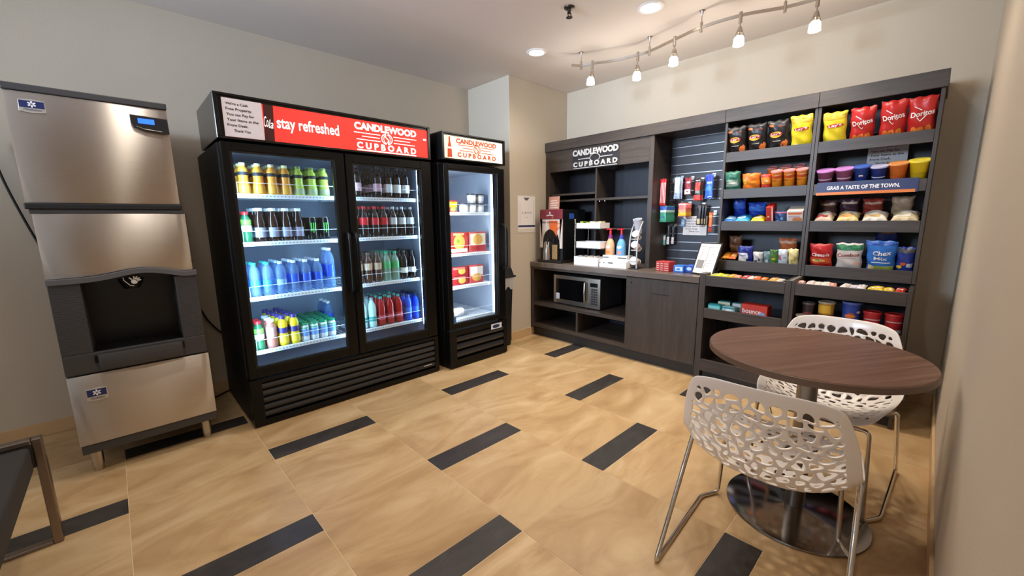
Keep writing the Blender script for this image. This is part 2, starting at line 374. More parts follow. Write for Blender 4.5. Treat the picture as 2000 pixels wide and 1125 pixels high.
for i, (x, y, lb) in enumerate(cans):
    t = thing('ceiling_light', lb, 'ceiling light', (x, y, ZC), group='recessed ceiling lights', world=True)
    obj('trim_ring', MB().lathe([(.062, ZC), (.085, ZC), (.087, ZC - .004), (.080, ZC - .008), (.064, ZC - .007), (.062, ZC)], 28, (x, y, 0)), WHITE, t, smooth=.6)
    obj('diffuser', MB().lathe([(0, ZC - .001), (.063, ZC - .001), (.063, ZC - .006), (0, ZC - .007)], 28, (x, y, 0)), GLOW, t, smooth=.6)
for x, y in [(2.255, -.327), (2.273, -1.341), (.88, -.27), (.88, -1.34), (.88, -2.4), (-.34, -.40), (-.34, -1.45), (2.27, -2.36), (-1.7, -1.2)]:
    spot('can_lamp', (x, y, ZC - .02), CAN_W * (3.2 if x < 0 else 6), WARM, .06, math.radians(146), 1.0)

sp = thing('fire_sprinkler', 'small dark fire sprinkler head on the ceiling', 'sprinkler', (1.872, -.973, ZC), world=True)
c = (1.872, -.973, 0)
DK = P('#3a322d', .4, .6)
obj('escutcheon', MB().lathe([(0, ZC), (.036, ZC), (.034, ZC - .008), (.02, ZC - .014), (0, ZC - .014)], 20, c), DK, sp, smooth=.6)
obj('stem', MB().cyl(.009, ZC - .04, ZC - .012, 10, c).tube([(c[0] + .016, c[1], ZC - .03), (c[0] + .018, c[1], ZC - .045), (c[0] + .008, c[1], ZC - .06)], .003).tube([(c[0] - .016, c[1], ZC - .03), (c[0] - .018, c[1], ZC - .045), (c[0] - .008, c[1], ZC - .06)], .003), DK, sp, smooth=.6)
obj('deflector', MB().lathe([(0, ZC - .06), (.02, ZC - .06), (.022, ZC - .064), (0, ZC - .064)], 16, c), DK, sp, smooth=.6)

# curved track with five hanging glass lamps
ZT = 2.563
ctrl = [(2.468, -.536), (2.536, -.581), (2.568, -.673), (2.648, -.834), (2.685, -1.025), (2.690, -1.120), (2.627, -1.351), (2.575, -1.559), (2.594, -1.80), (2.685, -2.023), (2.712, -2.185), (2.73, -2.42)]
def crom(ps, n=8):
    ps = [Vector(p) for p in ps]; out = []
    for i in range(len(ps) - 1):
        p0, p1, p2, p3 = ps[max(i - 1, 0)], ps[i], ps[i + 1], ps[min(i + 2, len(ps) - 1)]
        for k in range(n):
            t = k / n; out.append(.5 * (2 * p1 + (p2 - p0) * t + (2 * p0 - 5 * p1 + 4 * p2 - p3) * t * t + (3 * p1 - p0 - 3 * p2 + p3) * t ** 3))
    return out + [ps[-1]]
tr = thing('light_track', 'curved brushed nickel monorail light track hung below the ceiling', 'light track', (2.6, -1.4, ZC), world=True)
path = crom([(x, y, ZT) for x, y in ctrl])
rm = MB()
nP = len(path); vs = []
for i, p in enumerate(path):
    t = (path[min(i + 1, nP - 1)] - path[max(i - 1, 0)]).normalized(); n_ = Vector((-t.y, t.x, 0)) * .005
    vs += [p + n_ + Vector((0, 0, .009)), p - n_ + Vector((0, 0, .009)), p - n_ - Vector((0, 0, .009)), p + n_ - Vector((0, 0, .009))]
rm.add(vs, [(i * 4 + k, i * 4 + (k + 1) % 4, i * 4 + 4 + (k + 1) % 4, i * 4 + 4 + k) for i in range(nP - 1) for k in range(4)] + [(0, 1, 2, 3), (nP * 4 - 4, nP * 4 - 3, nP * 4 - 2, nP * 4 - 1)])
obj('rail', rm, NICKEL, tr)
for x, y in [(2.536, -.581), (2.690, -1.120), (2.575, -1.559), (2.685, -2.023)]:
    obj('standoff', MB().cyl(.0095, ZT - .03, ZT + .03, 12, (x, y, 0)).cyl(.004, ZT + .02, ZC - .03, 8, (x, y, 0)).lathe([(.004, ZC - .035), (.012, ZC - .004), (.02, ZC - .002), (.02, ZC), (0, ZC)], 14, (x, y, 0)), NICKEL, tr, smooth=.6)
lamps = [(2.568, -.673, 2.46, 2.386, -.02), (2.685, -1.025, 2.438, 2.369, -.004), (2.627, -1.351, 2.456, 2.379, -.004), (2.594, -1.80, 2.448, 2.374, -.006), (2.712, -2.185, 2.443, 2.372, -.012)]
onames = ['leftmost, nearest the corner column', 'second from the left end', 'middle one of five', 'fourth from the left end', 'rightmost, at the frame top']
for i, (x, y, z1, z0, dx) in enumerate(lamps):
    z0 += .008; z1 = z0 + .056
    t = thing('track_lamp', 'lit frosted glass lamp hanging from the curved track, ' + onames[i], 'lamp', (x, y, ZT), group='lamps hanging from the track', world=True)
    obj('connector', MB().cyl(.011, ZT - .045, ZT + .02, 12, (x, y, 0)), NICKEL, t, smooth=.6)
    obj('stem', MB().cyl(.0045, z1 + .035, ZT - .04, 8, (x, y, 0)), NICKEL, t, smooth=.6)
    cg = MB()
    for k in range(4):
        a = k * PI / 2 + .4; cg.tube([(x + .008 * math.cos(a), y + .008 * math.sin(a), z1 + .05), (x + dx * .5 + .026 * math.cos(a), y + .026 * math.sin(a), z1 - .005)], .0045, 6)
    cg.lathe([(0, z1 + .06), (.012, z1 + .055), (.016, z1 + .02), (0, z1 + .015)], 12, (x, y, 0))
    obj('holder', cg, NICKEL, t, smooth=.6)
    obj('glass_shade', MB().lathe([(0, z1 + .002), (.020, z1), (.029, z1 - .012), (.032, z0 + .01), (.0315, z0), (.027, z0 - .001), (.025, z0 + .006), (0, z0 + .008)], 20, (x + dx, y, 0)), GLOWG, t, smooth=.8)
    spot('track_bulb', (x + dx, y, z0 - .012), TRACK_W * 4.4, WARMT, .03, math.radians(108), .75, (x + dx + .10, y, z0 - 1))
    pl_ = bpy.data.lights.new('track_glass', 'POINT'); pl_.energy = TRACK_W * .75; pl_.color = WARMT; pl_.shadow_soft_size = .03
    po_ = bpy.data.objects.new('track_glass', pl_); COL.objects.link(po_); po_.location = (x + dx, y, z0 - .04)

area('far_cool_light', (-3.0, -.5, 2.15), FAR_W, FAR, 1.3, .7, (1, .02, .05), math.radians(70))  # unseen cool source added for the bluish cast; its kind is unknown

# ================================================================ COOLERS
def cooler(name, label, x0, x1, yf, yb, zt, doors, zsign, zd0, zd1, shelves, louv, depth_in=.08):
    """upright merchandiser: carcass, lit sign box, hinged glass doors, wire shelves, louvred base"""
    t = thing(name, label, 'refrigerator', ((x0 + x1) / 2, (yf + yb) / 2, 0), world=True)
    wt = .045; yi = yf + depth_in                       # carcass starts behind the doors
    bt = zd0 - .02; tp = zsign - .012
    obj('side_panel', B(x0, x0 + wt, yi, yb, .012, tp), BLACKM, t, .004)
    obj('side_panel', B(x1 - wt, x1, yi, yb, .012, tp), BLACKM, t, .004)
    obj('back_panel', B(x0 + wt, x1 - wt, yb - wt, yb, .012, tp), BLACKM, t)
    obj('top_panel', B(x0 + wt, x1 - wt, yi, yb - wt, zd1 - .0119, tp), BLACKM, t)
    obj('base_box', B(x0 + wt, x1 - wt, yi, yb - wt, .012, bt - .02), BLACKM, t)
    ln = MB(); g = .001
    ln.box(x0 + wt + g, x0 + wt + .006, yi, yb - wt - g, bt, zd1 - .012); ln.box(x1 - wt - .006, x1 - wt - g, yi, yb - wt - g, bt, zd1 - .012)
    ln.box(x0 + wt + .006, x1 - wt - .006, yb - wt - .006, yb - wt - g, bt, zd1 - .012); ln.box(x0 + wt, x1 - wt, yi, yb - wt, bt - .019, bt)
    ln.box(x0 + wt + g, x1 - wt - g, yi, yb - wt - g, zd1 - .018, zd1 - .012)
    obj('inner_liner', ln, LINER, t)
    # sign box
    fr = MB(); a, b_, c_, d_ = x0 - .004, x1 + .002, zsign, zt
    s = .021; sb = .012
    fr.box(a, b_, yf + .012, yb - .25, c_, d_)
    fr.box(a, b_, yf, yf + .012, d_ - sb, d_).box(a, b_, yf, yf + .012, c_, c_ + sb).box(a, a + s, yf, yf + .012, c_ + sb, d_ - sb).box(b_ - s, b_, yf, yf + .012, c_ + sb, d_ - sb)
    sg = obj('sign_box', fr, BLACKP, t, .0015, seg=1)
    # doors
    for di, (dx0, dx1, gx0, gx1, gz0, gz1, hx) in enumerate(doors):
        f = MB(); y0, y1 = yf + .008, yi - .006
        f.box(dx0, gx0, y0, y1, zd0, zd1).box(gx1, dx1, y0, y1, zd0, zd1).box(gx0, gx1, y0, y1, gz1, zd1).box(gx0, gx1, y0, y1, zd0, gz0)
        d = obj('door', f, BLACK, t, .003)
        obj('glass_pane', B(gx0 + .0005, gx1 - .0005, yf + .026, yf + .031, gz0 + .0005, gz1 - .0005), PANE, d)
        gk = MB(); q = .012
        for yy in (yf + .014,):
            gk.box(gx0 + .0003, gx0 + q, yy, yy + .01, gz0 + .0003, gz1 - .0003).box(gx1 - q, gx1 - .0003, yy, yy + .01, gz0 + .0003, gz1 - .0003).box(gx0 + q, gx1 - q, yy, yy + .01, gz1 - q, gz1 - .0003).box(gx0 + q, gx1 - q, yy, yy + .01, gz0 + .0003, gz0 + q)
        obj('gasket', gk, P('#0c0c0d', .5), d)
        if hx:
            hx, hz0, hz1, hd, hr = hx
            hp = [(hx, yf + .01, hz0), (hx, yf - hd * .7, hz0 + .02), (hx, yf - hd, hz0 + .08), (hx, yf - hd, (hz0 + hz1) / 2), (hx, yf - hd, hz1 - .08), (hx, yf - hd * .7, hz1 - .02), (hx, yf + .01, hz1)]
            obj('door_handle', MB().tube(crom(hp, 4), hr, 8), BLACK, d, smooth=.8)
    # shelves
    for sx0, sx1, z in shelves:
        y0 = yi + .032; sh = MB()
        for k in range(int((sx1 - sx0) / .028) + 1):
            xx = sx0 + .004 + k * .028
            if xx < sx1 - .003: sh.box(xx - .002, xx + .002, y0 + .004, yb - wt - .03, z - .005, z - .001)
        for yy in (y0 + .25, y0 + .45): sh.box(sx0, sx1, yy, yy + .006, z - .011, z - .005)
        s_ = obj('wire_shelf', sh, SHELFW, t)
        obj('price_rail', B(sx0, sx1, y0 - .006, y0 + .004, z - .020, z + .006), SHELFW, s_, .001, seg=1)
        dt = MB(); n = int((sx1 - sx0) / .021)
        for k in range(n): xx = sx0 + (k + .5) * (sx1 - sx0) / n; dt.box(xx - .0045, xx + .0045, y0 - .0068, y0 - .0058, z - .010, z - .004)
        obj('rail_slots', dt, P('#8a97a6', .6), s_)
        wz = z + .072; obj('guard_wire', MB().tube([(sx0 + .012, y0 + .004, z), (sx0 + .012, y0 + .004, wz), (sx1 - .012, y0 + .004, wz), (sx1 - .012, y0 + .004, z)], .0018, 6), SHELFW, s_, smooth=.9)
    # louvres
    lx0, lx1, zz, lh, fz0, fz1 = louv
    f = MB(); f.box(x0, lx0, yf + .004, yi, fz0, fz1).box(lx1, x1, yf + .004, yi, fz0, fz1).box(lx0, lx1, yf + .004, yi, zz[0] + lh * .6, fz1).box(lx0, lx1, yf + .004, yi, fz0, zz[-1] - lh * .6).box(lx0, lx1, yi - .012, yi, fz0 + .01, fz1 - .01)
    obj('grille_frame', f, BLACK, t, .003)
    for z in zz:
        obj('louver', MB().prism([(yf + .034, z + lh * .42), (yf + .012, z + lh * .34), (yf + .006, z + lh * .05), (yf + .014, z - lh * .30), (yf + .036, z - lh * .36)], lambda p: (lx0 + .0005, p[0], p[1]), lambda p: (lx1 - .0005, p[0], p[1])), DGREY if False else P('#2a292b', .35), t, smooth=.4)
    for fx, fy in ((x0 + .05, yi + .03), (x1 - .05, yi + .03), (x0 + .05, yb - .06), (x1 - .05, yb - .06)):
        obj('foot', MB().cyl(.022, 0, .0119, 12, (fx, fy, 0)), BLACK, t, smooth=.6)
    return t, sg
def mx(x): return .018 + .988 * x
def mz(z): return .9935 * z
Z2 = (1.4505, 1.1575, .8117, .4620)
c2, sign2 = cooler('double_door_cooler', 'wide black double glass door drinks cooler with lit red sign', -.002, 1.377, 0.0, .83, 1.997,
    [(.004, mx(.681), mx(.026), mx(.618), mz(.385), mz(1.703), (mx(.660), .785, 1.207, .042, .011)), (mx(.693), 1.377, mx(.738), mx(1.284), mz(.385), mz(1.69), (mx(.712), .785, 1.207, .042, .011))],
    1.752, .323, 1.737, [(a, b, z) for z in Z2 for a, b in ((.068, mx(.680)), (mx(.705), 1.317))], (mx(.045), 1.337, [mz(q) for q in (.262, .215, .168, .121, .074)], .05, .008, .313))
obj('center_mullion', B(mx(.676), mx(.70), .085, .111, .31, 1.72), LINERS, c2)
def led(parent, x, y, z0, z1, n, sgn, lens=0.0):
    if lens: obj('glow_jamb', B(x - lens, x + lens, y, y + .008, z0, z1), GLOW_JAMB, parent, .002); return  # no LED cover: brightness of the lit white jamb put in as glow
    st = obj('led_strip', B(x - .006, x + .006, y, y + .008, z0, z1), LINERS, parent)
    bd = MB()
    for k in range(n):
        z = z0 + (k + .5) * (z1 - z0) / n; bd.box(x - .0045, x + .0045, y - .003, y, z - .006, z + .006)
    obj('led_beads', bd, LED, st)
led(c2, 1.300, .090, .42, 1.68, 34, -1)
for x, nx in ((1.30, -1), (.735, 1), (.655, -1), (.085, 1)):
    area('cooler_led', (x, .070, 1.05), LED_W * (2 if nx < 0 else 1.3), COOL, .02, 1.25, (nx, .55, 0), math.radians(170))
c1, sign1 = cooler('single_door_cooler', 'narrow black single glass door cooler with lit white sign', 1.456, 2.127, -.055, .80, 1.975,
    [(1.462, 2.12, 1.501, 2.036, mz(.392), mz(1.702), (2.086, .825, 1.237, .050, .012))],
    1.762, .35, 1.731, [(1.508, 2.075, mz(z)) for z in (1.352, .993, .702, .405)], (1.530, 2.085, [mz(q) for q in (.255, .185, .115)], .065, .008, .338))
led(c1, 2.050, .037, .40, 1.69, 30, -1, .019)
for x, nx in ((2.055, -1), (1.52, 1)):
    area('cooler_led', (x, .013, 1.05), LED_W * 1.5, (.80, .90, 1.0), .02, 1.2, (nx, .55, 0), math.radians(170))
def faceYm(y): return lambda x, z, h: (mx(x), y - h, mz(z))
def faceYz(y): return lambda x, z, h: (x, y - h, mz(z))
# signs: the lit faces and their print are parts of the sign boxes
F = faceYm(.0085)
p = MB(); patch(p, .018, 1.356, 1.776, 1.983, F, 0, 2, 2); obj('sign_face', p, SIGN_RED, sign2)
F = faceYm(.0080)
p = MB(); patch(p, .215, .268, 1.776, 1.983, F, 0, 2, 2, .008); obj('bottle_print', p, SIGN_DARK, sign2)
F = faceYm(.0076)
p = MB(); text(p, 'stay refreshed', F, .288, .664, 1.836, 1.926, .018); obj('sign_lettering', p, SIGN_WHITE, sign2)
def emblem(mb, F, cx, cz, s):
    for sg in (-1, 1):
        for dz, a, b in ((.022, .33, 1.55), (-.022, .33, 1.45), (0.0, .36, 1.2)): stroke(mb, [(cx + sg * s * a, cz + dz * (1 if dz else 0)), (cx + sg * s * b, cz + dz)], .0055, F)
        stroke(mb, [(cx + sg * .042 * s / .16 * math.cos(a), cz + .036 * math.sin(a)) for a in [x * .2 - 1.4 for x in range(15)]], .007, F)
        stroke(mb, [(cx + sg * .026 * s / .16 * math.cos(a), cz + .030 * math.sin(a)) for a in [x * .2 - 1.4 for x in range(15)]], .004, F)
    stroke(mb, [(cx + .012 * math.sin(k * .5), cz - .024 + k * .0044) for k in range(12)], .008, F)
p = MB(); text(p, 'CANDLEWOOD', F, 0.772, 1.258, 1.918, 1.968, .045); text(p, 'CUPBOARD', F, .782, 1.250, 1.793, 1.838, .045, space=1.6); emblem(p, F, 1.012, 1.877, .158)
stroke(p, [(.782, 1.784), (1.250, 1.784)], .008, F); patch(p, 1.318, 1.345, 1.905, 1.918, F, 0, 1, 1)
obj('sign_lettering', p, SIGN_WHITE, sign2)
p = MB(); text(p, 'Co', F, .219, .243, 1.855, 1.915, .0, .3); text(p, 'la', F, .243, .268, 1.850, 1.90, .0, .3); obj('sign_lettering', p, SIGN_WHITE, sign2)
nt_ = obj('paper_notice', B(mx(.016), mx(.214), .0055, .0075, mz(1.777), mz(1.985)), PINK); tag(nt_, 'white paper notice taped on the left of the red cooler sign', 'notice')
NOTICE = ["We're a Cash", 'Free Property.', 'You can Pay for', 'Your Items at the', 'Front Desk.', 'Thank You']
def notice(parent, F, x0, z1, wd, ht, lines, first=0):
    p = MB(); n = 6; lh = ht / 6.6
    for i, s in enumerate(NOTICE):
        if i < first: continue
        z = z1 - lh * (i + .9 - first); ww = wd * len(s) / 19.0; xo = .16 * wd if i == 5 else 0
        text(p, s, F, x0 + xo, x0 + xo + ww, z - lh * .15 * ('y' in s or 'p' in s), z + lh * .52, .018)
    return obj('lettering', p, INK, parent, local=False)
notice(nt_, faceYm(.0048), .032, 1.976, .175, .192, NOTICE)
F = faceYz(-.0465)
p = MB(); patch(p, 1.476, 2.103, 1.788, 1.963, F, 0, 2, 2); obj('sign_face', p, SIGN_CREAM, sign1)
F = faceYz(-.0474)
p = MB(); text(p, 'CANDLEWOOD', F, 1.594, 2.030, 1.910, 1.950, .045); text(p, 'CUPBOARD', F, 1.604, 2.024, 1.804, 1.842, .045, space=1.6)
for pts in ([(1.512, 1.798), (1.512, 1.86), (1.522, 1.91), (1.524, 1.952)],): p.add([F(1.505, 1.795, 0), F(1.551, 1.795, 0), F(1.549, 1.862, 0), F(1.508, 1.862, 0)], [(0, 1, 2, 3)]); p.add([F(1.511, 1.876, 0), F(1.546, 1.876, 0), F(1.537, 1.918, 0), F(1.536, 1.955, 0), F(1.521, 1.955, 0), F(1.520, 1.918, 0)], [(0, 1, 2, 3, 4, 5)])
obj('sign_lettering', p, SIGN_ORANGE, sign1)
p = MB(); emblem(p, F, 1.812, 1.878, .128); obj('sign_emblem', p, SIGN_ORANGE, sign1)
# badges on the coolers
bd = obj('badge', B(1.925, 2.055, -.0535, -.050, .268, .318), P('#d9dde6', .4), c1, label='white and blue oval badge')
p = MB(); disc(p, 1.985, .293, .045, .017, faceY(-.0540)); obj('badge_print', p, P('#20305f', .5), bd)
bd = obj('badge', B(1.16, 1.315, .003, .0065, .072, .094), P('#242325', .3), c2)
p = MB(); text(p, 'Refrigeration', faceY(.0024), 1.17, 1.305, .076, .092, .0, .35) if False else stroke(p, [(1.225 + k * .004, .080 + .007 * abs(math.sin(k * 1.3))) for k in range(20)], .0045, faceY(.0024)); obj('badge_script', p, P('#e5e2de', .3), bd, label='white script mark')
st = obj('window_sticker', B(1.503, 1.545, -.0302, -.0296, .405, .455), P('#3a76c4', .5)); tag(st, 'small blue sticker inside lower left corner of narrow cooler door', 'sticker')
st['category'] = 'sticker'

# ================================================================ ICE MACHINE
YI = .04
im = thing('ice_dispenser', 'tall stainless steel ice machine with dark grey dispenser opening', 'ice machine', (-.49, .4, 0), world=True)
X0, X1 = -.785, -.232
def convex(x0, x1, z0, z1, bow=.003, zl=None, n=14, y=YI, th=.02):
    """slightly bowed sheet; zl gives the lower edge as a function of 0..1"""
    m_ = MB(); zl = zl or (lambda u: z0); vs = []
    for i in range(n + 1):
        u = i / n; x = x0 + (x1 - x0) * u; yy = y - bow * (1 - (2 * u - 1) ** 2)
        vs += [(x, yy, zl(u)), (x, yy, z1), (x, y + th, z1), (x, y + th, zl(u))]
    m_.add(vs, [(i * 4 + k, i * 4 + (k + 1) % 4, i * 4 + 4 + (k + 1) % 4, i * 4 + 4 + k) for i in range(n) for k in range(4)] + [(0, 1, 2, 3), (n * 4, n * 4 + 1, n * 4 + 2, n * 4 + 3)]); return m_
hd = obj('head_front', convex(X0, X1, 1.395, 1.880), STEEL, im, .002, smooth=.5)
obj('head_body', B(X0 + .003, X1 - .003, YI + .021, YI + .74, 1.395, 1.906), P('#57534f', .45, .5), im, .003)
obj('head_top_trim', B(X0 - .002, X1 + .002, YI - .008, YI + .02, 1.882, 1.912), DGREY, im, .004)
obj('seam_strip', B(X0 - .004, X1 + .006, YI - .010, YI + .02, 1.366, 1.393), BLACKM, im, .004)
obj('seam_strip', B(X0 + .006, X1 + .012, YI - .004, YI + .02, 1.346, 1.3655), DGREY, im, .003)
bx0, bx1 = -.772, -.205
wave = lambda u: 1.032 + .030 * math.exp(-((u - .60) / .22) ** 2) - .008 * math.exp(-((u - .9) / .09) ** 2)
obj('upper_panel', convex(bx0, bx1 - .012, 1.02, 1.345, .005, lambda u: wave(u) + .006), STEEL, im, .002, smooth=.5)
wv = MB(); n_ = 24
for i in range(n_ + 1):
    u = i / n_; x = bx0 - .002 + (bx1 - bx0 + .005) * u; z = wave(u)
    wv.v += [(x, YI - .016, z - .024), (x, YI - .016, z + .004), (x, YI + .02, z + .004), (x, YI + .02, z - .024)]
wv.f += [(i * 4 + k, i * 4 + (k + 1) % 4, i * 4 + 4 + (k + 1) % 4, i * 4 + 4 + k) for i in range(n_) for k in range(4)] + [(0, 1, 2, 3), (n_ * 4, n_ * 4 + 1, n_ * 4 + 2, n_ * 4 + 3)]
obj('wave_trim', wv, P('#5a585a', .4), im, .002, smooth=.5, seg=1)
obj('dispenser_body', MB().box(bx0 + .004, bx1 - .004, YI + .30, YI + .74, .165, 1.365).box(bx0 + .004, bx1 - .004, YI + .021, YI + .30, 1.07, 1.345).box(bx0 + .004, bx1 - .004, YI + .021, YI + .30, .165, .55), P('#4a4745', .5, .4), im)
for a, b in ((bx0, -.662), (-.302, bx1)):
    sd = obj('side_cheek', B(a, b, YI - .002, YI + .30, .655, wave(0 if a == bx0 else .93) - .022), DGREY, im, .003)
    rb = MB(); z = .668
    while z < .995: rb.box(a + .004, b - .004, YI - .0028, YI - .002, z, z + .0105); z += .0125
    obj('ribs', rb, DGREY, sd)
obj('recess_back', B(-.6619, -.3021, YI + .24, YI + .299, .551, 1.06), P('#161517', .3), im)
obj('recess_top', B(-.66, -.304, YI + .022, YI + .239, 1.015, 1.06), BLACKM, im)
tray = obj('drip_tray', B(-.6615, -.3025, YI - .012, YI + .239, .600, .640), BLACK, im, .004)
gr = MB()
for k in range(9): gr.box(-.655, -.309, YI + .0 + k * .024, YI + .010 + k * .024, .641, .648)
obj('drip_grate', gr, P('#1d1c1f', .12), tray)
obj('lower_ledge', MB().box(bx0, bx1, YI - .004, YI + .0205, .552, .6545), DGREY, im, .004)
obj('ledge_bulge', MB().prism([(-.655, YI - .0045), (-.64, YI - .022), (-.48, YI - .030), (-.32, YI - .022), (-.305, YI - .0045)], lambda q: (q[0], q[1], .560), lambda q: (q[0], q[1], .642)), DGREY, im, .004, smooth=.5)
sp_ = obj('ice_chute', MB().lathe([(0, .955), (.030, .957), (.045, .985), (.055, 1.02), (.056, 1.045), (0, 1.045)], 18, (-.478, YI + .055, 0), sy=.8), BLACK, im, smooth=.7)
p = MB(); Fc = faceY(YI + .004)
disc(p, -.466, .996, .013, .013, Fc, 0, 12, 1)
for a in (.2, .65, 1.1, 1.55, 2.3): stroke(p, [(-.466 + .008 * math.cos(a), .998 + .008 * math.sin(a)), (-.466 + .028 * math.cos(a), .998 + .026 * math.sin(a))], .006, Fc)
stroke(p, [(-.507, 1.022), (-.505, 1.005), (-.484, .977), (-.470, .973)], .003, Fc)
obj('hand_symbol', p, P('#d8d4cf', .4), sp_)
obj('lower_panel', convex(bx0, bx1 + .004, .178, .545, .004), STEEL, im, .003, smooth=.5)
obj('base_rail', B(bx0 + .004, bx1, YI + .004, YI + .03, .128, .176), DGREY, im, .003)
obj('base_pan', B(bx0 + .004, bx1, YI + .031, YI + .74, .135, .164), DGREY, im)
for fx, fy in ((-.725, .115), (-.255, .115), (-.725, .70), (-.255, .70)):
    obj('leg', MB().lathe([(0, 0), (.018, 0), (.02, .012), (.021, .03), (.024, .032), (.026, .13), (0, .13)], 16, (fx, fy, 0)), STEEL2, im, smooth=.6)
def snow_badge(x0, x1, z0, z1, y):
    b_ = obj('badge', MB().prism([(x0, z0 + .004), ((x0 + x1) / 2, z0 - .002), (x1, z0 + .004), (x1 - .002, z1 - .004), ((x0 + x1) / 2, z1 + .001), (x0 + .002, z1 - .004)], lambda q: (q[0], y, q[1]), lambda q: (q[0], y - .004, q[1])), P('#cfcac6', .3, .6), im, .0012, label='blue and silver badge with white snowflake')
    Fb = faceY(y - .0048); zc = z0 + (z1 - z0) * .64; p = MB(); patch(p, x0 + .004, x1 - .004, z0 + (z1 - z0) * .36, z1 - .006, Fb); obj('badge_field', p, P('#1d2a5c', .4), b_)
    p = MB(); Fb = faceY(y - .0053); r = (z1 - z0) * .24
    for k in range(6):
        a = k * PI / 3 + PI / 6; stroke(p, [((x0 + x1) / 2 + r * .1 * math.cos(a), zc + r * .1 * math.sin(a)), ((x0 + x1) / 2 + r * math.cos(a), zc + r * math.sin(a))], r * .42, Fb)
    obj('snowflake', p, P('#eceaf0', .4), b_)
    p = MB(); text(p, 'Manitowoc', Fb, x0 + .014, x1 - .012, z0 + .008, z0 + (z1 - z0) * .32, 0, .35); obj('badge_script', p, P('#2a2f4f', .5), b_)
snow_badge(-.745, -.662, 1.792, 1.848, YI - .002); snow_badge(-.716, -.637, .407, .472, YI - .003)
ds = obj('display_bezel', MB().prism([(-.380, 1.838), (-.235, 1.833), (-.232, 1.758), (-.262, 1.755), (-.330, 1.762), (-.372, 1.778), (-.380, 1.80)], lambda q: (q[0], YI, q[1]), lambda q: (q[0], YI - .014, q[1])), P('#232225', .3), im, .003)
obj('display_screen', B(-.352, -.288, YI - .0155, YI - .0145, 1.797, 1.822), LCD, ds)
obj('display_trim', MB().tube([(-.362, YI - .015, 1.782), (-.33, YI - .015, 1.771), (-.262, YI - .015, 1.766)], .0018, 6), NICKEL, ds)

im.location = (-.463, .4, 0); im.scale = (.988, 1.0, .9925)

# cords on the wall by the ice machine
for nm, pts, lb in (('power_cord', [(-.92, .82, 1.75), (-.897, .82, 1.564), (-.865, .82, 1.398), (-.815, .82, 1.188), (-.77, .82, 1.05), (-.71, .82, .95)], 'dark cable curving down the wall left of the ice machine'),
                    ('power_cord', [(-.17, .82, .80), (-.108, .82, .665), (-.066, .82, .562), (.004, .842, .461), (.07, .845, .43)], 'black cable sagging between the ice machine and wide cooler'),
                    ('power_cord', [(-.2, .70, .008), (-.11, .739, .010), (-.03, .79, .012), (.06, .845, .010)], 'black cord lying on the floor behind the ice machine')):
    tag(obj(nm, MB().tube(crom(pts, 6), .006, 8), BLACKM, smooth=.9), lb, 'cord')
# ================================================================ CABINETS ON THE SHELF WALL
XB, XU, XK = 2.745, 2.99, 2.788          # front of base units, of upper units, of the toe kick
XBK = XW - .002
T = .02
def panel(name, parent, a, mat=None, bevel=.0012, **k): return obj(name, B(*a), mat or WOOD_V, parent, bevel, seg=1, **k)
YA, YB, YC_, YD, YE = PYF - .001, -1.026, -1.628, -2.2115, -2.798      # left end and the section lines
# base cabinet
bc = thing('base_cabinet', 'dark low cabinet with microwave cubby, two open cubbies and one door', 'cabinet', (3.05, -.7, 0), world=True)
y0, y1 = YA, -1.605
panel('side_panel', bc, (XB, XBK, y0 - .045, y0, .085, .777)); panel('side_panel', bc, (XB + .02, XBK, y1, y1 + T, .085, .777))
panel('partition', bc, (XB + .0205, XBK, -.985, -.965, .1451, .777))
panel('bottom_panel', bc, (XB, XBK, -.965, y0 - .0455, .105, .145), WOOD_H); panel('bottom_panel', bc, (XB + .02, XBK, y1 + T + .0005, -.9655, .105, .145), WOOD_H)
panel('shelf', bc, (XB, XBK - .02, -.9645, y0 - .0455, .352, .385), WOOD_H)
panel('divider', bc, (XB + .002, XBK - .02, -.43, -.408, .1455, .3515))
panel('back_panel', bc, (XBK - .018, XBK, y1 + T + .001, y0 - .046, .1455, .777), WOOD_BACK)
panel('top_rail', bc, (XB + .004, XB + .05, -.9645, y0 - .0455, .752, .777), WOOD_H)
panel('toe_kick', bc, (XK, XK + .018, y1 + .001, y0 - .002, .001, .104), P('#262220', .5))
dr = panel('door', bc, (XB - .0, XB + .0195, y1 + .003, -.9657, .100, .772), bevel=.002)
obj('lock', MB().lathe([(0, -.006), (.010, -.006), (.012, -.003), (.012, .0), (0, 0)], 18, (XB, -1.021, .728), 'x'), CHROME, dr, smooth=.6)
obj('finger_slot', B(XB - .0012, XB + .001, -1.369, -1.215, .643, .652), P('#141212', .6), dr)
ct = obj('countertop', B(XB - .008, XBK, -1.604, YA, .778, .829), WOOD_TOP, None, .003); tag(ct, 'long dark laminate countertop over the low cabinet', 'countertop')
BASE[ct.name] = Vector()
ZCT = .829
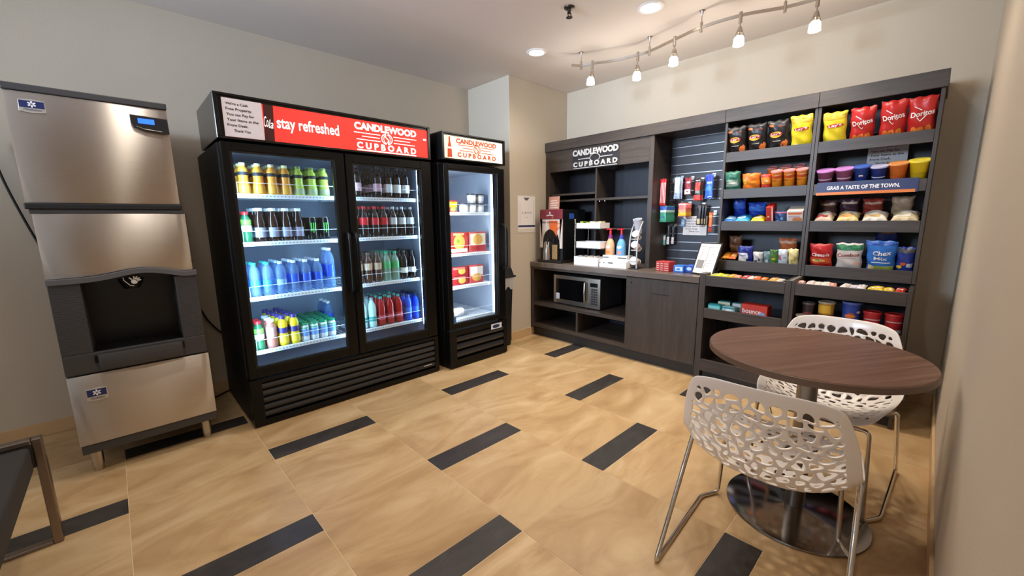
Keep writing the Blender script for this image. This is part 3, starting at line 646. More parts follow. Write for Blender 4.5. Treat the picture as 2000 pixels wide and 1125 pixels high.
# upper hutch with lettering
hu = thing('hutch', 'dark upper hutch with header panel and four open cubbies above counter', 'cabinet', (3.17, -.4, ZCT), world=True)
panel('side_panel', hu, (XU + .005, XBK, YA - .055, YA, ZCT + .001, 2.004)); panel('side_panel', hu, (XU + .002, XBK, YB - .022, YB + .022, ZCT + .001, 2.004))
ya, yb = YB + .0225, YA - .0555
panel('header_panel', hu, (XU + .006, XU + .026, ya, yb, 1.787, 2.004), WOOD_H)
panel('back_panel', hu, (XBK - .015, XBK, ya, yb, ZCT + .001, 2.004), WOOD_BACK)
panel('divider', hu, (XU + .02, XBK - .016, -.445, -.424, ZCT + .001, 1.786))
panel('shelf', hu, (XU + .02, XBK - .016, -.4235, yb, 1.535, 1.555), WOOD_H); panel('shelf', hu, (XU + .02, XBK - .016, -.4235, yb, 1.470, 1.490), WOOD_H)
panel('shelf', hu, (XU + .02, XBK - .016, ya, -.4455, 1.468, 1.490), WOOD_H)
for q in (-.47, -.53): obj('shelf_clip', MB().cyl(.006, 1.456, 1.467, 8, (XU + .04, q, 0)), NICKEL, hu)
sg = thing('wall_sign', 'raised pale grey lettered sign on the dark header panel', 'sign', (XU, -.42, 1.89), world=True)
FS = faceX(XU + .0035); GREY = P('#bdb9b7', .5)
obj('plate', B(XU + .0037, XU + .0056, -.700, -.150, 1.789, 1.985), P('#211f22', .45), sg)
p = MB(); text(p, 'CANDLEWOOD', FS, .158, .690, 1.918, 1.979, .045, depth=.010); obj('lettering', p, GREY, sg)
p = MB(); text(p, 'CUPBOARD', FS, .166, .684, 1.811, 1.860, .045, space=1.6, depth=.010); obj('lettering', p, GREY, sg)
p = MB()
for q in ((.225, .362), (.488, .625)): p.box(XU - .003, XU + .0055, -q[0], -q[1], 1.883, 1.890)
p.box(XU - .003, XU + .0055, -.166, -.680, 1.795, 1.801); obj('bar', p, GREY, sg)
p = MB()
for s_ in (-1, 1): p.tube([(XU + .001, -(.425 + s_ * .058 * math.cos(a)), 1.886 + .036 * math.sin(a)) for a in [x * .2 - 1.2 for x in range(13)]], .0038, 6)
obj('emblem', p, GREY, sg, smooth=.8)
# slat wall section
sw = thing('slat_wall', 'dark slat wall section with metal grooves between the upper cabinets', 'display panel', (3.3, -1.33, ZCT), world=True)
ya, yb = YC_ + .0195, YB - .0225
panel('backer', sw, (XBK - .012, XBK, ya, yb, ZCT + .001, 2.004), WOOD_BACK)
zs = [ZCT + .002 + k * .0785 for k in range(16)]
SLATM = grain('dark_slat', '#25252c', '#2d2d35', '#35353d', 'y', rough=.35)
for k, z in enumerate(zs):
    zt_ = min(z + .0685, 2.003)
    if zt_ - z > .01: panel('slat', sw, (XBK - .028, XBK - .0125, ya + .001, yb - .001, z, zt_), SLATM)
    if k < len(zs) - 1: obj('groove_rail', MB().box(XBK - .0275, XBK - .0125, ya + .002, yb - .002, zt_ + .0008, zt_ + .0035).box(XBK - .016, XBK - .0125, ya + .002, yb - .002, zt_ + .0035, zt_ + .0092), P('#a9a7a8', .3, .85), sw)
# crown
cr = thing('crown_board', 'long dark crown board across the top of the shelf wall', 'cabinet trim', (3.17, -1.3, 2.005), world=True)
for a, b in ((YC_ + .0005, YA), (YD + .0005, YC_ - .0005), (YE - .008, YD - .0005)): panel('board', cr, (XU - .012, XBK, a, b, 2.0052, 2.102), WOOD_H, .002)
# snack shelves: two upper bays
SLOPE = .35; TILT = math.atan(SLOPE)                 # the snack shelves slope down to the front
LZ = [(1.710, 1.783), (1.432, 1.504), (1.184, 1.257), (.869, .948)]
for bi, (a, b, nm) in enumerate(((YD + .0008, YC_ - .0005, 'dark snack shelf bay between slat wall and rightmost bay'), (YE, YD - .0008, 'dark snack shelf bay at the right end of the wall'))):
    t = thing('snack_shelf', nm, 'shelf unit', (3.17, (a + b) / 2, ZCT), group='snack shelf bays', world=True)
    panel('side_panel', t, (XU, XBK, b - .018, b, .868, 2.004)); panel('side_panel', t, (XU, XBK, a, a + .018, .868, 2.004))
    panel('back_panel', t, (XBK - .012, XBK, a + .0185, b - .0185, .868, 2.004), WOOD_BACK)
    for z0, z1 in LZ:
        s_ = obj('shelf', MB().prism([(XU + .020, z0 + .004), (XU + .020, z0 + .020), (XBK - .0125, z0 + .020 + SLOPE * (XBK - .0325 - XU)), (XBK - .0125, z0 + .004 + SLOPE * (XBK - .0325 - XU))], lambda q: (q[0], a + .0185, q[1]), lambda q: (q[0], b - .0185, q[1])), WOOD_H, t)
        panel('shelf_lip', s_, (XU + .003, XU + .0195, a + .0188, b - .0188, z0, z1), WOOD_H)
# base units of the snack shelves, with candy tray on top
for bi, (a, b, nm) in enumerate(((YD + .0008, -1.606, 'dark base unit with candy tray, left of the two'), (YE, YD - .0008, 'dark base unit with candy tray behind the far chair'))):
    t = thing('tray_cabinet', nm, 'cabinet', (3.05, (a + b) / 2, 0), group='base units with candy trays', world=True)
    st = .036 if bi == 0 else .02
    panel('side_panel', t, (XB, XBK, b - (.045 if bi == 0 else .02), b, .001, .860)); panel('side_panel', t, (XB, XBK, a, a + st, .001, .860))
    ia, ib = a + st + .0005, b - (.0455 if bi == 0 else .0205)
    panel('back_panel', t, (XBK - .015, XBK, ia, ib, .001, .8665), WOOD_BACK)
    tr_ = panel('candy_tray', t, (XB + .020, XBK - .016, ia, ib, .775, .795), WOOD_H)
    panel('tray_lip', tr_, (XB, XB + .0195, ia, ib, .765, .846), WOOD_H)
    s_ = panel('shelf', t, (XB + .020, XBK - .016, ia, ib, .515, .535), WOOD_H); panel('shelf_lip', s_, (XB + .002, XB + .0195, ia, ib, .510, .588), WOOD_H)
    panel('bottom_panel', t, (XB + .02, XBK - .016, ia, ib, .10, .12), WOOD_H); panel('base_board', t, (XB - .004, XB + .0195, ia - .03, ib, .075, .172), WOOD_H)
    panel('toe_kick', t, (XK, XK + .018, ia, ib, .001, .0995), P('#262220', .5))
obj_cap = thing('divider_cap', 'pale grey metal cap strip on the divider between the two candy trays', 'trim', (2.86, YD, .868), world=True)
obj('strip', B(XB - .002, XU - .001, YD - .011, YD + .011, .8605, .8655), P('#a79d94', .4, .5), obj_cap)

# ================================================================ PRODUCT MAKERS
# every product is modelled facing -y, width along x, standing on z = 0
def bag_fn(wd, h, d, seed, taper=0.0):
    rr = random.Random(seed); ph = [rr.uniform(0, 6.3) for _ in range(6)]
    def fn(u, v, s):
        x = (2 * u - 1); zz = (2 * v - 1)
        t = d / 2 * max(0, 1 - abs(x) ** 2.6) ** .55 * max(0, 1 - abs(zz) ** 3.2) ** .6
        t *= 1 + .10 * math.sin(5 * x + ph[0] + 3 * zz) + .07 * math.sin(9 * zz + ph[1] + 4 * x)
        wv = 1 - .07 * (1 - abs(zz) ** 2) * abs(x) + taper * zz * .5
        return (x * wd / 2 * wv + .018 * wd * math.sin(7 * zz + ph[2]), s * t + .05 * d * math.sin(6 * x + ph[3]) * (abs(zz) > .86), h * v + .014 * h * math.sin(8 * x + ph[4]) * abs(zz) ** 2)
    return fn
def bag_face(fn, wd, h, lift):
    def F(x, z, hh):
        u = min(.995, max(.005, x / wd + .5)); v = min(.995, max(.005, z / h)); q = fn(u, v, -1); return (q[0], q[1] - lift - hh, q[2])
    return F
def bag(name, label, cat, wd, h, d, mat, prints, seed=1, group=None, name_body='pouch', taper=0.0):
    t = thing(name, label, cat, group=group); fn = bag_fn(wd, h, d, seed, taper)
    m_ = MB(); m_.grid(lambda u, v: fn(u, v, -1), 18, 20); m_.grid(lambda u, v: fn(u, v, 1), 12, 14, True)
    obj(name_body, m_, mat, t, smooth=1.2)
    for v0, v1 in ((0, .045), (.955, 1)):
        sm = MB()
        for k in (0, 2):
            vv = v0 + (v1 - v0) * (k + .2) / 3; ve = vv + (v1 - v0) * .2
            sm.grid(lambda u, v: (lambda q: (q[0], q[1] - .0012, q[2]))(fn(.02 + .96 * u, vv + (ve - vv) * v, -1)), 8, 1)
        sm.grid(lambda u, v: (lambda q: (q[0], q[1] - .0006, q[2]))(fn(.02 + .96 * u, v0 + (v1 - v0) * (.07 + .86 * v), -1)), 8, 1)
        obj('crimp', sm, mat, t)
    do_prints(t, prints, lambda lift: bag_face(fn, wd, h, lift), wd, h)
    return t
def do_prints(t, prints, mk, wd, h):
    for i, pr_ in enumerate(prints):
        kind, mat, a = (pr_[0], pr_[1], pr_[2:]) if pr_[0] != 'text' else (pr_[0], pr_[2], (pr_[1],) + pr_[3:]); F = mk(.0018 + .0005 * i); m_ = MB()
        if kind == 'text': s, cx, cz, w_, h_ = a[:5]; text(m_, s, F, (cx - w_ / 2) * wd, (cx + w_ / 2) * wd, (cz - h_ / 2) * h, (cz + h_ / 2) * h, .02, rot=a[5] if len(a) > 5 else 0); nm = 'lettering'
        elif kind == 'disc': cx, cz, rx, rz = a; disc(m_, cx * wd, cz * h, rx * wd, rz * wd, F, 0, 20, 4); nm = 'printed_spot'
        elif kind == 'band': z0, z1 = a[:2]; x0, x1 = (a[2], a[3]) if len(a) > 2 else (-.49, .49); patch(m_, x0 * wd, x1 * wd, z0 * h, z1 * h, F, 0, 12, 5); nm = 'printed_band'
        elif kind == 'line': stroke(m_, [(x * wd, z * h) for x, z in a[0]], a[1], F); nm = 'printed_line'
        elif kind == 'poly':
            for (cx, cz, r, sd_) in a[0]:
                m_ = MB()
                q = random.Random(sd_); pts = [F((cx + r * (.6 + .5 * q.random()) * math.cos(k * PI / 4)) * wd, (cz + r * (.6 + .5 * q.random()) * math.sin(k * PI / 4)) * h * .8, 0) for k in range(8)]
                m_.add([F(cx * wd, cz * h, 0)] + pts, [(0, 1 + k, 1 + (k + 1) % 8) for k in range(8)]); obj('printed_chip', m_, mat, t)
            continue
        obj(nm, m_, mat, t)
def box_item(name, label, cat, wd, d, h, mat, prints, group=None, bevel=.0025, extra=None):
    t = thing(name, label, cat, group=group)
    obj('carton', B(-wd / 2, wd / 2, -d / 2, d / 2, 0, h), mat, t, bevel, seg=1)
    do_prints(t, prints, lambda lift: (lambda x, z, hh: (x, -d / 2 - lift * .5 - hh, z)), wd, h)
    if extra: extra(t)
    return t
def cyl_face(rf):
    def mk(lift): return lambda x, z, hh: (lambda r, a: (r * math.sin(a), -r * math.cos(a), z))(rf(z) + lift * .6 + hh, x / max(rf(z), 1e-3))
    return mk
def cup_item(name, label, cat, r0, r1, h, mat, lidmat, prints, group=None, lid=.006, body='cup', lidname='lid', dome=.0):
    t = thing(name, label, cat, group=group)
    obj(body, MB().lathe([(0, 0), (r0 * .93, 0), (r0, .003), (r1, h - .004), (r1 + .002, h - .002), (r1 + .002, h), (0, h)], 22), mat, t, smooth=.7)
    obj(lidname, MB().lathe([(r1 + .0035, h - .004), (r1 + .004, h + .001), (r1 + .003, h + lid), (r1 * .9, h + lid + .001), (r1 * .8, h + lid * .6 + dome), (0, h + lid * .6 + dome)], 22), lidmat, t, smooth=.7)
    do_prints(t, prints, cyl_face(lambda z: r0 + (r1 - r0) * z / h), 2 * r0, h)
    return t
def bottle(name, label, prof, bodymat, cap, capmat, labels, group, n=14, cat='bottle', sx=1.0):
    """prof: lathe profile; cap: (radius, z0, z1); labels: (material, radius, z0, z1)"""
    t = thing(name, label, cat, group=group)
    obj('bottle_body', MB().lathe(prof, n, sx=sx), bodymat, t, smooth=.9)
    if cap: obj('cap', MB().lathe([(0, cap[1]), (cap[0], cap[1]), (cap[0], cap[2] - .002), (cap[0] - .002, cap[2]), (0, cap[2])], n), capmat, t, smooth=.7)
    for m_, r, z0, z1 in labels: obj('label_band', MB().lathe([(r - .001, z0), (r, z0 + .0005), (r, z1 - .0005), (r - .001, z1)], n, sx=sx), m_, t, smooth=.9)
    return t
ORD = ['first', 'second', 'third', 'fourth', 'fifth', 'sixth', 'seventh', 'eighth', 'ninth', 'tenth', 'eleventh', 'twelfth', 'thirteenth', 'fourteenth', 'fifteenth', 'sixteenth', 'seventeenth', 'eighteenth']
def put(t, x, y, z, rz=0.0): t.location = (x, y, z); t.rotation_euler = (0, 0, rz); return t
def onshelf(t, x, y, z, rz=0.0, dep=.03):
    """stand a product on a sloping shelf; dep is half its depth"""
    t.location = (x, y, z + SLOPE * (x - XU - .02) + .0015); t.rotation_euler = (TILT, 0, rz); return t
RX = -PI / 2                                                   # turns a product to face the shelf wall's front (-x)

# ================================================================ BOTTLES IN THE COOLERS
def soda(r=.0325, h=.232): k = h / .232; return [(0, .002), (r * .8, 0), (r, .012), (r, .085 * k), (r * .95, .098 * k), (r, .112 * k), (r, .150 * k), (r * .84, .176 * k), (r * .52, .198 * k), (r * .40, .208 * k), (r * .40, .222 * k), (0, .222 * k)]
SODA = soda()
WATER = [(0, .002), (.027, 0), (.032, .008), (.032, .05), (.030, .056), (.032, .062), (.032, .10), (.030, .106), (.032, .112), (.032, .150), (.026, .176), (.0145, .196), (.0125, .200), (.0125, .212), (0, .212)]
def scale_prof(pf, kr, kh): return [(r * kr, z * kh) for r, z in pf]
JUICE = [(0, .002), (.028, 0), (.032, .008), (.033, .050), (.030, .072), (.0265, .092), (.0275, .106), (.0305, .122), (.0305, .136), (.025, .156), (.0165, .168), (.016, .180), (0, .180)]
GLASSB = [(0, .002), (.027, 0), (.031, .008), (.031, .095), (.029, .105), (.031, .118), (.029, .135), (.0185, .175), (.0165, .190), (.0165, .200), (0, .200)]
CANP = [(0, .003), (.022, 0), (.0285, .010), (.0285, .138), (.024, .150), (.024, .153), (.021, .152), (0, .150)]
SMALL = [(0, .002), (.025, 0), (.029, .008), (.0295, .05), (.029, .095), (.024, .112), (.024, .118), (0, .118)]
COLA = P('#1d0d0b', .12, spec=.6); BROWN = P('#2b1712', .12); RED = P('#c41f26', .35); SILV = P('#c9ccd2', .35, .2); ORANGE = P('#ee8d22', .3); LIME = P('#b5c94a', .3)
GREENJ = P('#1f5c3a', .25); TEAL = P('#2fa09a', .35); YEL = P('#f0cf1e', .35); PURP = P('#41357f', .4); BLUE = P('#2a52c4', .35); BLUED = P('#1f4fd8', .15)
REDD = P('#a8161c', .12); CAPB = P('#1b1b1f', .4); LGREEN = P('#6dbb3f', .35); PEACH = P('#b06f60', .3); NEWG = P('#158a5a', .35); MILK = P('#e4ebf1', .35); TAN = P('#c2a58b', .4)
BEIGE = P('#d9c09a', .4); DRKY = P('#e6d9a0', .4); VIOL = P('#5d2f5a', .4); AQUA = P('#bfe3e6', .15)
LW = P('#e9edf2', .4); KBLUE = P('#2448b0', .4)
shelfname = dict(zip(Z2, ('top shelf', 'second shelf', 'third shelf', 'bottom shelf')))
COUNT = {}
def row(kind, desc, make, xs, z, side, depth, y0=.158, dy=.074, zoff=.0015, first=None, dx=0.0):
    """front bottles each with a label of their own; those behind share one"""
    sn = shelfname[z]; grp = desc + ' bottles on the ' + sn + ' behind the ' + side + ' cooler door'
    for i, x in enumerate(xs):
        x = mx(x)
        if len(xs) == 1: lb = '%s, front of %s, %s cooler door' % (desc, sn, side)
        else: lb = '%s %s from left, %s, %s cooler door' % (ORD[i], desc, sn, side)
        key = make.__name__
        if key not in COUNT: o = make(lb, grp); COUNT[key] = o
        else: o = dup(COUNT[key], (0, 0, 0), 0.0, lb, grp)
        put(o, x, y0 + random.uniform(-.003, .003), z + zoff, random.uniform(-.25, .25))
        for k in range(1, depth):
            c_ = dup(COUNT[key], (x + dx * k + random.uniform(-.002, .002), y0 + dy * k, z + zoff), random.uniform(-.5, .5), ('%s, %s row, %s, %s cooler door' % (desc, ORD[k], sn, side) if len(xs) == 1 else '%s, %s row, %s from left, %s, %s door' % (desc, ORD[k], ORD[i], sn, side)), grp + ', rows behind')
def juice_o(l, g): return bottle('juice_bottle', l, JUICE, P('#e2932f', .3), (.0175, .174, .192), DRKY, [(P('#e0a23c', .35), .0336, .010, .056), (INK, .0311, .116, .137)], g)
def juice_l(l, g): return bottle('juice_bottle', l, JUICE, LIME, (.0185, .176, .192), P('#77833d', .4), [(P('#a8b48a', .4), .0336, .014, .05), (INK, .0311, .116, .137)], g)
def kiwi(l, g): return bottle('juice_bottle', l, scale_prof(JUICE, 1.0, .98), GREENJ, (.020, .172, .190), RED, [(LGREEN, .0313, .110, .142), (P('#d8d2cc', .4), .0318, .072, .106)], g)
def coffee(l, g): return bottle('coffee_bottle', l, GLASSB, BROWN, (.021, .195, .214), LW, [(P('#8d8aa0', .4), .0315, .030, .092)], g)
def can_m(l, g):
    t = bottle('drink_can', l, CANP, P('#161719', .25, .3), None, None, [], g, cat='can'); mk = cyl_face(lambda z: .0288)(.0004); p = MB()
    for a in (-.013, 0, .013): stroke(p, [(a, .118), (a * 1.02, .085), (a * .9 - .001, .062 - (.012 if a == 0 else 0))], .0065, mk)
    obj('claw_mark', p, P('#57d84a', .4), t); obj('can_rim', MB().lathe([(.022, .150), (.0245, .153), (.0235, .1555), (.021, .152)], 14), STEEL2, t, smooth=.9); return t
def water_t(l, g): return bottle('water_bottle', l, WATER, CLEARB, (.0155, .200, .217), TEAL, [(P('#3b7fc8', .35), .0325, .056, .105)], g)
def water_c(l, g): return bottle('water_bottle', l, WATER, CLEARB, (.0145, .200, .216), P('#bcd4e6', .3), [(P('#7fa8dd', .35), .0325, .062, .10)], g)
def water_b(l, g): return bottle('water_bottle', l, WATER, CLEARB, (.0155, .200, .217), LW, [(BLUE, .0325, .064, .125)], g)
def water_l(l, g): return bottle('water_bottle', l, scale_prof(WATER, 1.1, 1.33), CLEARB, (.0165, .268, .286), LW, [(BLUE, .0358, .085, .17)], g)
def tea_p(l, g): return bottle('tea_bottle', l, JUICE, PEACH, (.022, .172, .188), LW, [(P('#c08f88', .4), .0318, .074, .138)], g)
def choco(l, g): return bottle('milk_drink_bottle', l, scale_prof(JUICE, .95, 1.05), YEL, (.0195, .180, .203), PURP, [(P('#f4dd48', .35), .0322, .02, .07), (PURP, .0300, .085, .122)], g)
def newb(l, g): return bottle('yogurt_drink_bottle', l, SMALL, MILK, (.0265, .112, .126), NEWG, [(P('#6f9cd8', .4), .0300, .035, .085), (P('#58b18d', .4), .0302, .088, .098)], g)
def cola_r(l, g): return bottle('cola_bottle', l, SODA, COLA, (.0145, .214, .233), RED, [(RED, .0330, .096, .150)], g)
def cola_s(l, g): return bottle('cola_bottle', l, SODA, COLA, (.0145, .214, .233), P('#b9bcc2', .35), [(SILV, .0330, .096, .150)], g)
def cola_k(l, g): return bottle('cola_bottle', l, SODA, COLA, (.0145, .214, .233), CAPB, [(P('#d9a9b4', .4), .0330, .050, .108)], g)
def cola_w(l, g): return bottle('cola_bottle', l, SODA, COLA, (.0145, .214, .233), CAPB, [(LW, .0330, .045, .108)], g)
def brown_b(l, g): return bottle('soda_bottle', l, SODA, P('#4a2a1c', .12), (.0145, .214, .233), P('#574a3f', .4), [(TAN, .0330, .100, .152)], g)
def green_b(l, g): return bottle('soda_bottle', l, SODA, CLEARG, (.0145, .214, .233), P('#3fae82', .4), [(P('#4fae6a', .35), .0330, .100, .155)], g)
def blk_b(l, g): return bottle('soda_bottle', l, SODA, COLA, (.0145, .214, .233), CAPB, [(LW, .0330, .052, .095)], g)
def aqua_b(l, g): return bottle('soda_bottle', l, SODA, AQUA, (.0145, .214, .233), P('#8aa0a6', .4), [(TEAL, .0330, .050, .088)], g)
def red_b(l, g): return bottle('soda_bottle', l, SODA, REDD, (.0145, .214, .233), P('#3f9a8c', .4), [(P('#c94a5f', .35), .0330, .048, .085)], g)
def blue_b(l, g): return bottle('sports_drink_bottle', l, scale_prof(WATER, 1.0, 1.0), BLUED, (.019, .196, .216), P('#27407c', .4), [(P('#3f78e8', .35), .0325, .06, .11)], g)
A, Bz, Cz, Dz = Z2
row('b', 'orange juice bottle with pale cap', juice_o, [.108, .190, .266, .344], A, 'left', 4)
row('b', 'lime green juice bottle', juice_l, [.424, .508, .590], A, 'left', 4)
row('b', 'green juice bottle with red cap', kiwi, [.092], Bz, 'left', 3)
row('b', 'dark glass coffee bottle with white cap', coffee, [.170, .246, .322, .398], Bz, 'left', 4)
row('b', 'black drink can with green claw mark', can_m, [.489, .576], Bz, 'left', 4, dy=.066)
row('b', 'clear water bottle with teal cap', water_t, [.105, .182], Cz, 'left', 3)
row('b', 'clear water bottle with pale cap', water_c, [.258], Cz, 'left', 4)
row('b', 'clear water bottle with blue label', water_b, [.340, .415, .493], Cz, 'left', 4)
row('b', 'tall clear water bottle with blue label', water_l, [.578], Cz, 'left', 2, dy=.085)
row('b', 'small dark green bottle with red cap', kiwi, [.090], Dz, 'left', 2)
row('b', 'pale peach tea bottle with white cap', tea_p, [.165], Dz, 'left', 3)
row('b', 'yellow milk drink bottle with purple cap', choco, [.236, .306], Dz, 'left', 5, dx=-.008)
row('b', 'short white bottle with green lid', newb, [.372, .434, .496, .556], Dz, 'left', 6, dy=.064, dx=.001)
row('b', 'clear bottle with blue label, back right', water_b, [.615], Dz, 'left', 3, y0=.36)
row('b', 'dark cola bottle with pink label', cola_k, [.826, .986], A, 'right', 4)
row('b', 'dark cola bottle with white label', cola_w, [1.074, 1.149, 1.226], A, 'right', 4)
row('b', 'dark cola bottle with red label', cola_r, [.775, .860, .946, 1.022], Bz, 'right', 4)
row('b', 'dark cola bottle with silver label', cola_s, [1.100, 1.178, 1.256], Bz, 'right', 4)
row('b', 'brown soda bottle with tan label', brown_b, [.790, .868, .944], Cz, 'right', 4)
row('b', 'clear green soda bottle with green label', green_b, [1.019, 1.093], Cz, 'right', 4)
row('b', 'black soda bottle with white label', blk_b, [1.172, 1.250], Cz, 'right', 4)
row('b', 'pale aqua soda bottle with teal label', aqua_b, [.800, .872], Dz, 'right', 3)
row('b', 'bright red soda bottle with pink label', red_b, [.948, 1.024, 1.102], Dz, 'right', 4)
row('b', 'deep blue sports drink bottle', blue_b, [1.188, 1.268], Dz, 'right', 4)

# food in the narrow cooler
PINT = [(0, 0)]
pint_l = ['left tub of the lower row of white ice cream tubs', 'middle tub of the lower row of white ice cream tubs', 'right tub of the lower row of white ice cream tubs', 'left tub of the upper row of white ice cream tubs', 'right tub of the upper row of white ice cream tubs']
pz = mz(1.352) + .001; proto = None
for i, (x, z) in enumerate(((1.80, pz), (1.893, pz), (1.985, pz), (1.893, pz + .088), (1.985, pz + .088))):
    lb = pint_l[i] + ' in narrow cooler'
    if proto is None: proto = put(cup_item('ice_cream_tub', lb, 'tub', .037, .043, .074, P('#c9c9cc', .5), P('#3b3b42', .4), [('band', WHITE, .28, .78, -.95, .95)], 'white ice cream tubs', .009, 'tub'), x, .15, z)
    else: dup(proto, (x, .15, z), 0, lb)
FOODR = P('#b02a28', .4)
t = put(bag('frozen_food_bag', 'yellow and red frozen food pouch on narrow cooler top shelf', 'food packet', .15, .11, .06, P('#b3433a', .4), [('band', YEL, .45, .85), ('disc', P('#8fae4a', .4), .1, .3, .2, .12)], 3), 1.655, .15, pz)
t = put(bag('frozen_food_bag', 'brown frozen food pouch at the left of narrow cooler top shelf', 'food packet', .09, .10, .05, P('#8a5a4a', .4), [('band', P('#d9c8b8', .5), .3, .6)], 4), 1.545, .165, pz)
def meal(lb, wd, h, mat, pr_): return box_item('frozen_meal_box', lb, 'food box', wd, .045, h, mat, pr_, 'frozen meal boxes in the narrow cooler')
YM = P('#d7a04a', .4); CRM = P('#e7d8b8', .4)
put(meal('tall yellowish frozen meal box at left of narrow cooler second shelf', .075, .195, P('#c08a4a', .4), [('disc', YEL, 0, .6, .35, .5), ('band', FOODR, .05, .2)]), 1.555, .15, .9877)
put(meal('red frozen pizza box in middle of narrow cooler second shelf', .205, .185, FOODR, [('disc', YM, .02, .52, .30, .34), ('disc', P('#7d8f3a', .4), -.05, .58, .10, .1), ('band', P('#e0cfc0', .4), .05, .22, -.45, .45), ('band', P('#d9a06a', .4), .86, .96, -.3, .3)]), 1.712, .14, .9877)
put(meal('red and cream frozen box at right of narrow cooler second shelf', .20, .185, P('#c24a44', .4), [('band', CRM, .35, .92, -.45, .45), ('disc', YM, 0, .62, .28, .26), ('band', FOODR, .08, .3, -.4, .4)]), 1.930, .14, .9877)
put(meal('small pale green box at left of narrow cooler third shelf', .075, .11, P('#b9c79a', .4), [('disc', YEL, 0, .5, .3, .3)]), 1.555, .15, .6985)
for i in range(2): put(meal(['dark red frozen sandwich box, lower of two, narrow cooler third shelf', 'dark red frozen sandwich box, upper of two, narrow cooler third shelf'][i], .185, .083, P('#8c1f24', .4), [('disc', YM, .1, .5, .22, .16), ('band', P('#c46a5a', .4), .7, .92, -.42, .3)]), 1.715, .14, .6985 + i * .0845)
put(meal('pink and cream frozen box at right of narrow cooler third shelf', .165, .168, P('#c2423f', .4), [('band', P('#ecd9d0', .4), .42, .92, -.46, .46), ('disc', YM, .0, .32, .34, .22)]), 1.905, .14, .6985)
put(bag('frozen_food_bag', 'brown food pouch on the floor of narrow cooler', 'food packet', .13, .12, .07, P('#7c4f3f', .4), [('band', P('#b58a74', .4), .35, .6)], 6), 1.585, .15, .4035)
t = thing('food_roll', 'clear wrapped brown roll lying on the floor of narrow cooler', 'food packet', (1.70, .15, .445)); 
obj('wrap', MB().lathe([(0, -.06), (.02, -.058), (.038, -.04), (.040, .0), (.036, .045), (0, .055)], 16, axis='x'), P('#c9c3c0', .3), t, smooth=.9); obj('roll_end', MB().lathe([(.012, .047), (.027, .052), (.024, .059), (0, .061)], 14, axis='x'), P('#8a5a48', .5), t, smooth=.9)
# ================================================================ MICROWAVE AND COUNTER THINGS
mwf = 2.835
mw = thing('microwave', 'stainless steel microwave oven in the cubby of the low cabinet', 'microwave', (3.03, -.33, .3855), world=True)
ma, mb_ = -.632, -.040; mz0, mz1 = .397, .700
obj('case', B(mwf + .02, mwf + .40, ma + .002, mb_ - .002, mz0, mz1), P('#4d4b4a', .4, .6), mw, .004)
FM = faceX(mwf)
dm = MB(); pd = -.478
for q in ((pd, pd + .018, mz0, mz1), (mb_ - .028, mb_, mz0, mz1), (pd + .018, mb_ - .028, mz1 - .038, mz1), (pd + .018, mb_ - .028, mz0, mz0 + .045)): dm.box(mwf, mwf + .0195, *q)
do_ = obj('door', dm, STEEL2, mw, .002)
obj('door_window', B(mwf + .004, mwf + .012, pd + .0185, mb_ - .0285, mz0 + .0455, mz1 - .0385), P('#08080a', .1), do_)
obj('door_handle', MB().tube([(mwf, pd + .012, mz1 - .045), (mwf - .03, pd + .012, mz1 - .05), (mwf - .034, pd + .012, (mz0 + mz1) / 2), (mwf - .03, pd + .012, mz0 + .06), (mwf, pd + .012, mz0 + .055)], .010, 8), STEEL2, do_, smooth=.9)
st = obj('label_sticker', B(mwf + .0025, mwf + .0036, -.118, -.072, mz0 + .046, mz0 + .108), PAPER, do_); p = MB()
for k in range(4): stroke(p, [(.076, mz0 + .058 + k * .011), (.112, mz0 + .058 + k * .011)], .004, faceX(mwf + .0022))
obj('print_lines', p, P('#8a8ab0', .6), st)
cp = obj('control_panel', B(mwf, mwf + .0195, ma, pd - .001, mz0, mz1), STEEL2, mw, .002)
obj('display', B(mwf - .001, mwf, ma + .03, pd - .035, mz1 - .085, mz1 - .045), P('#0b0d10', .15), cp)
kp = MB()
for r in range(7):
    for c_ in range(3): kp.box(mwf - .0022, mwf, ma + .03 + c_ * .026, ma + .052 + c_ * .026, mz0 + .04 + r * .024, mz0 + .058 + r * .024)
obj('keypad', kp, P('#232427', .4), cp)
for q in (-.58, -.09): obj('foot', MB().cyl(.014, .3855, .398, 10, (mwf + .05, q, 0)).cyl(.014, .3855, .398, 10, (mwf + .36, q, 0)), BLACK, mw)

# coffee dispenser, front turned towards the room
cdx = 2.80
cf = thing('coffee_dispenser', 'boxy black coffee dispenser with maroon header and orange mug graphic', 'coffee machine', (2.98, -.02, ZCT), world=True)
ya, yb, zt_ = -.172, .125, 1.385
obj('housing', B(cdx + .013, cdx + .40, ya, yb, ZCT + .03, zt_), P('#121214', .35), cf, .006)
obj('base_tray', B(cdx - .03, cdx + .40, ya - .01, yb + .012, ZCT + .001, ZCT + .029), P('#26221f', .35), cf, .004)
FC = faceX(cdx); w_ = yb - ya; yc = (ya + yb) / 2
pl = MB(); arch = [(-yc + .120 * math.cos(a), 1.03 + .155 * math.sin(a)) for a in [PI * k / 16 for k in range(17)]]
left, right = -yb - .004, -ya + .004
L1 = [(right, ZCT + .14), (right, zt_)] ; 
pts_o = [(right, 1.03)] + [(right, zt_ - .10), (left, zt_ - .10), (left, 1.03)]
vs = []; fs = []
n_ = len(arch)
for i, (a, z) in enumerate(arch):
    t_ = i / (n_ - 1); oa = right + (left - right) * t_; vs += [(cdx, -a, z), (cdx, -oa, zt_ - .10), (cdx + .012, -a, z), (cdx + .012, -oa, zt_ - .10)]
for i in range(n_ - 1): q = i * 4; fs += [(q, q + 1, q + 5, q + 4), (q + 2, q + 6, q + 7, q + 3), (q, q + 4, q + 6, q + 2)]
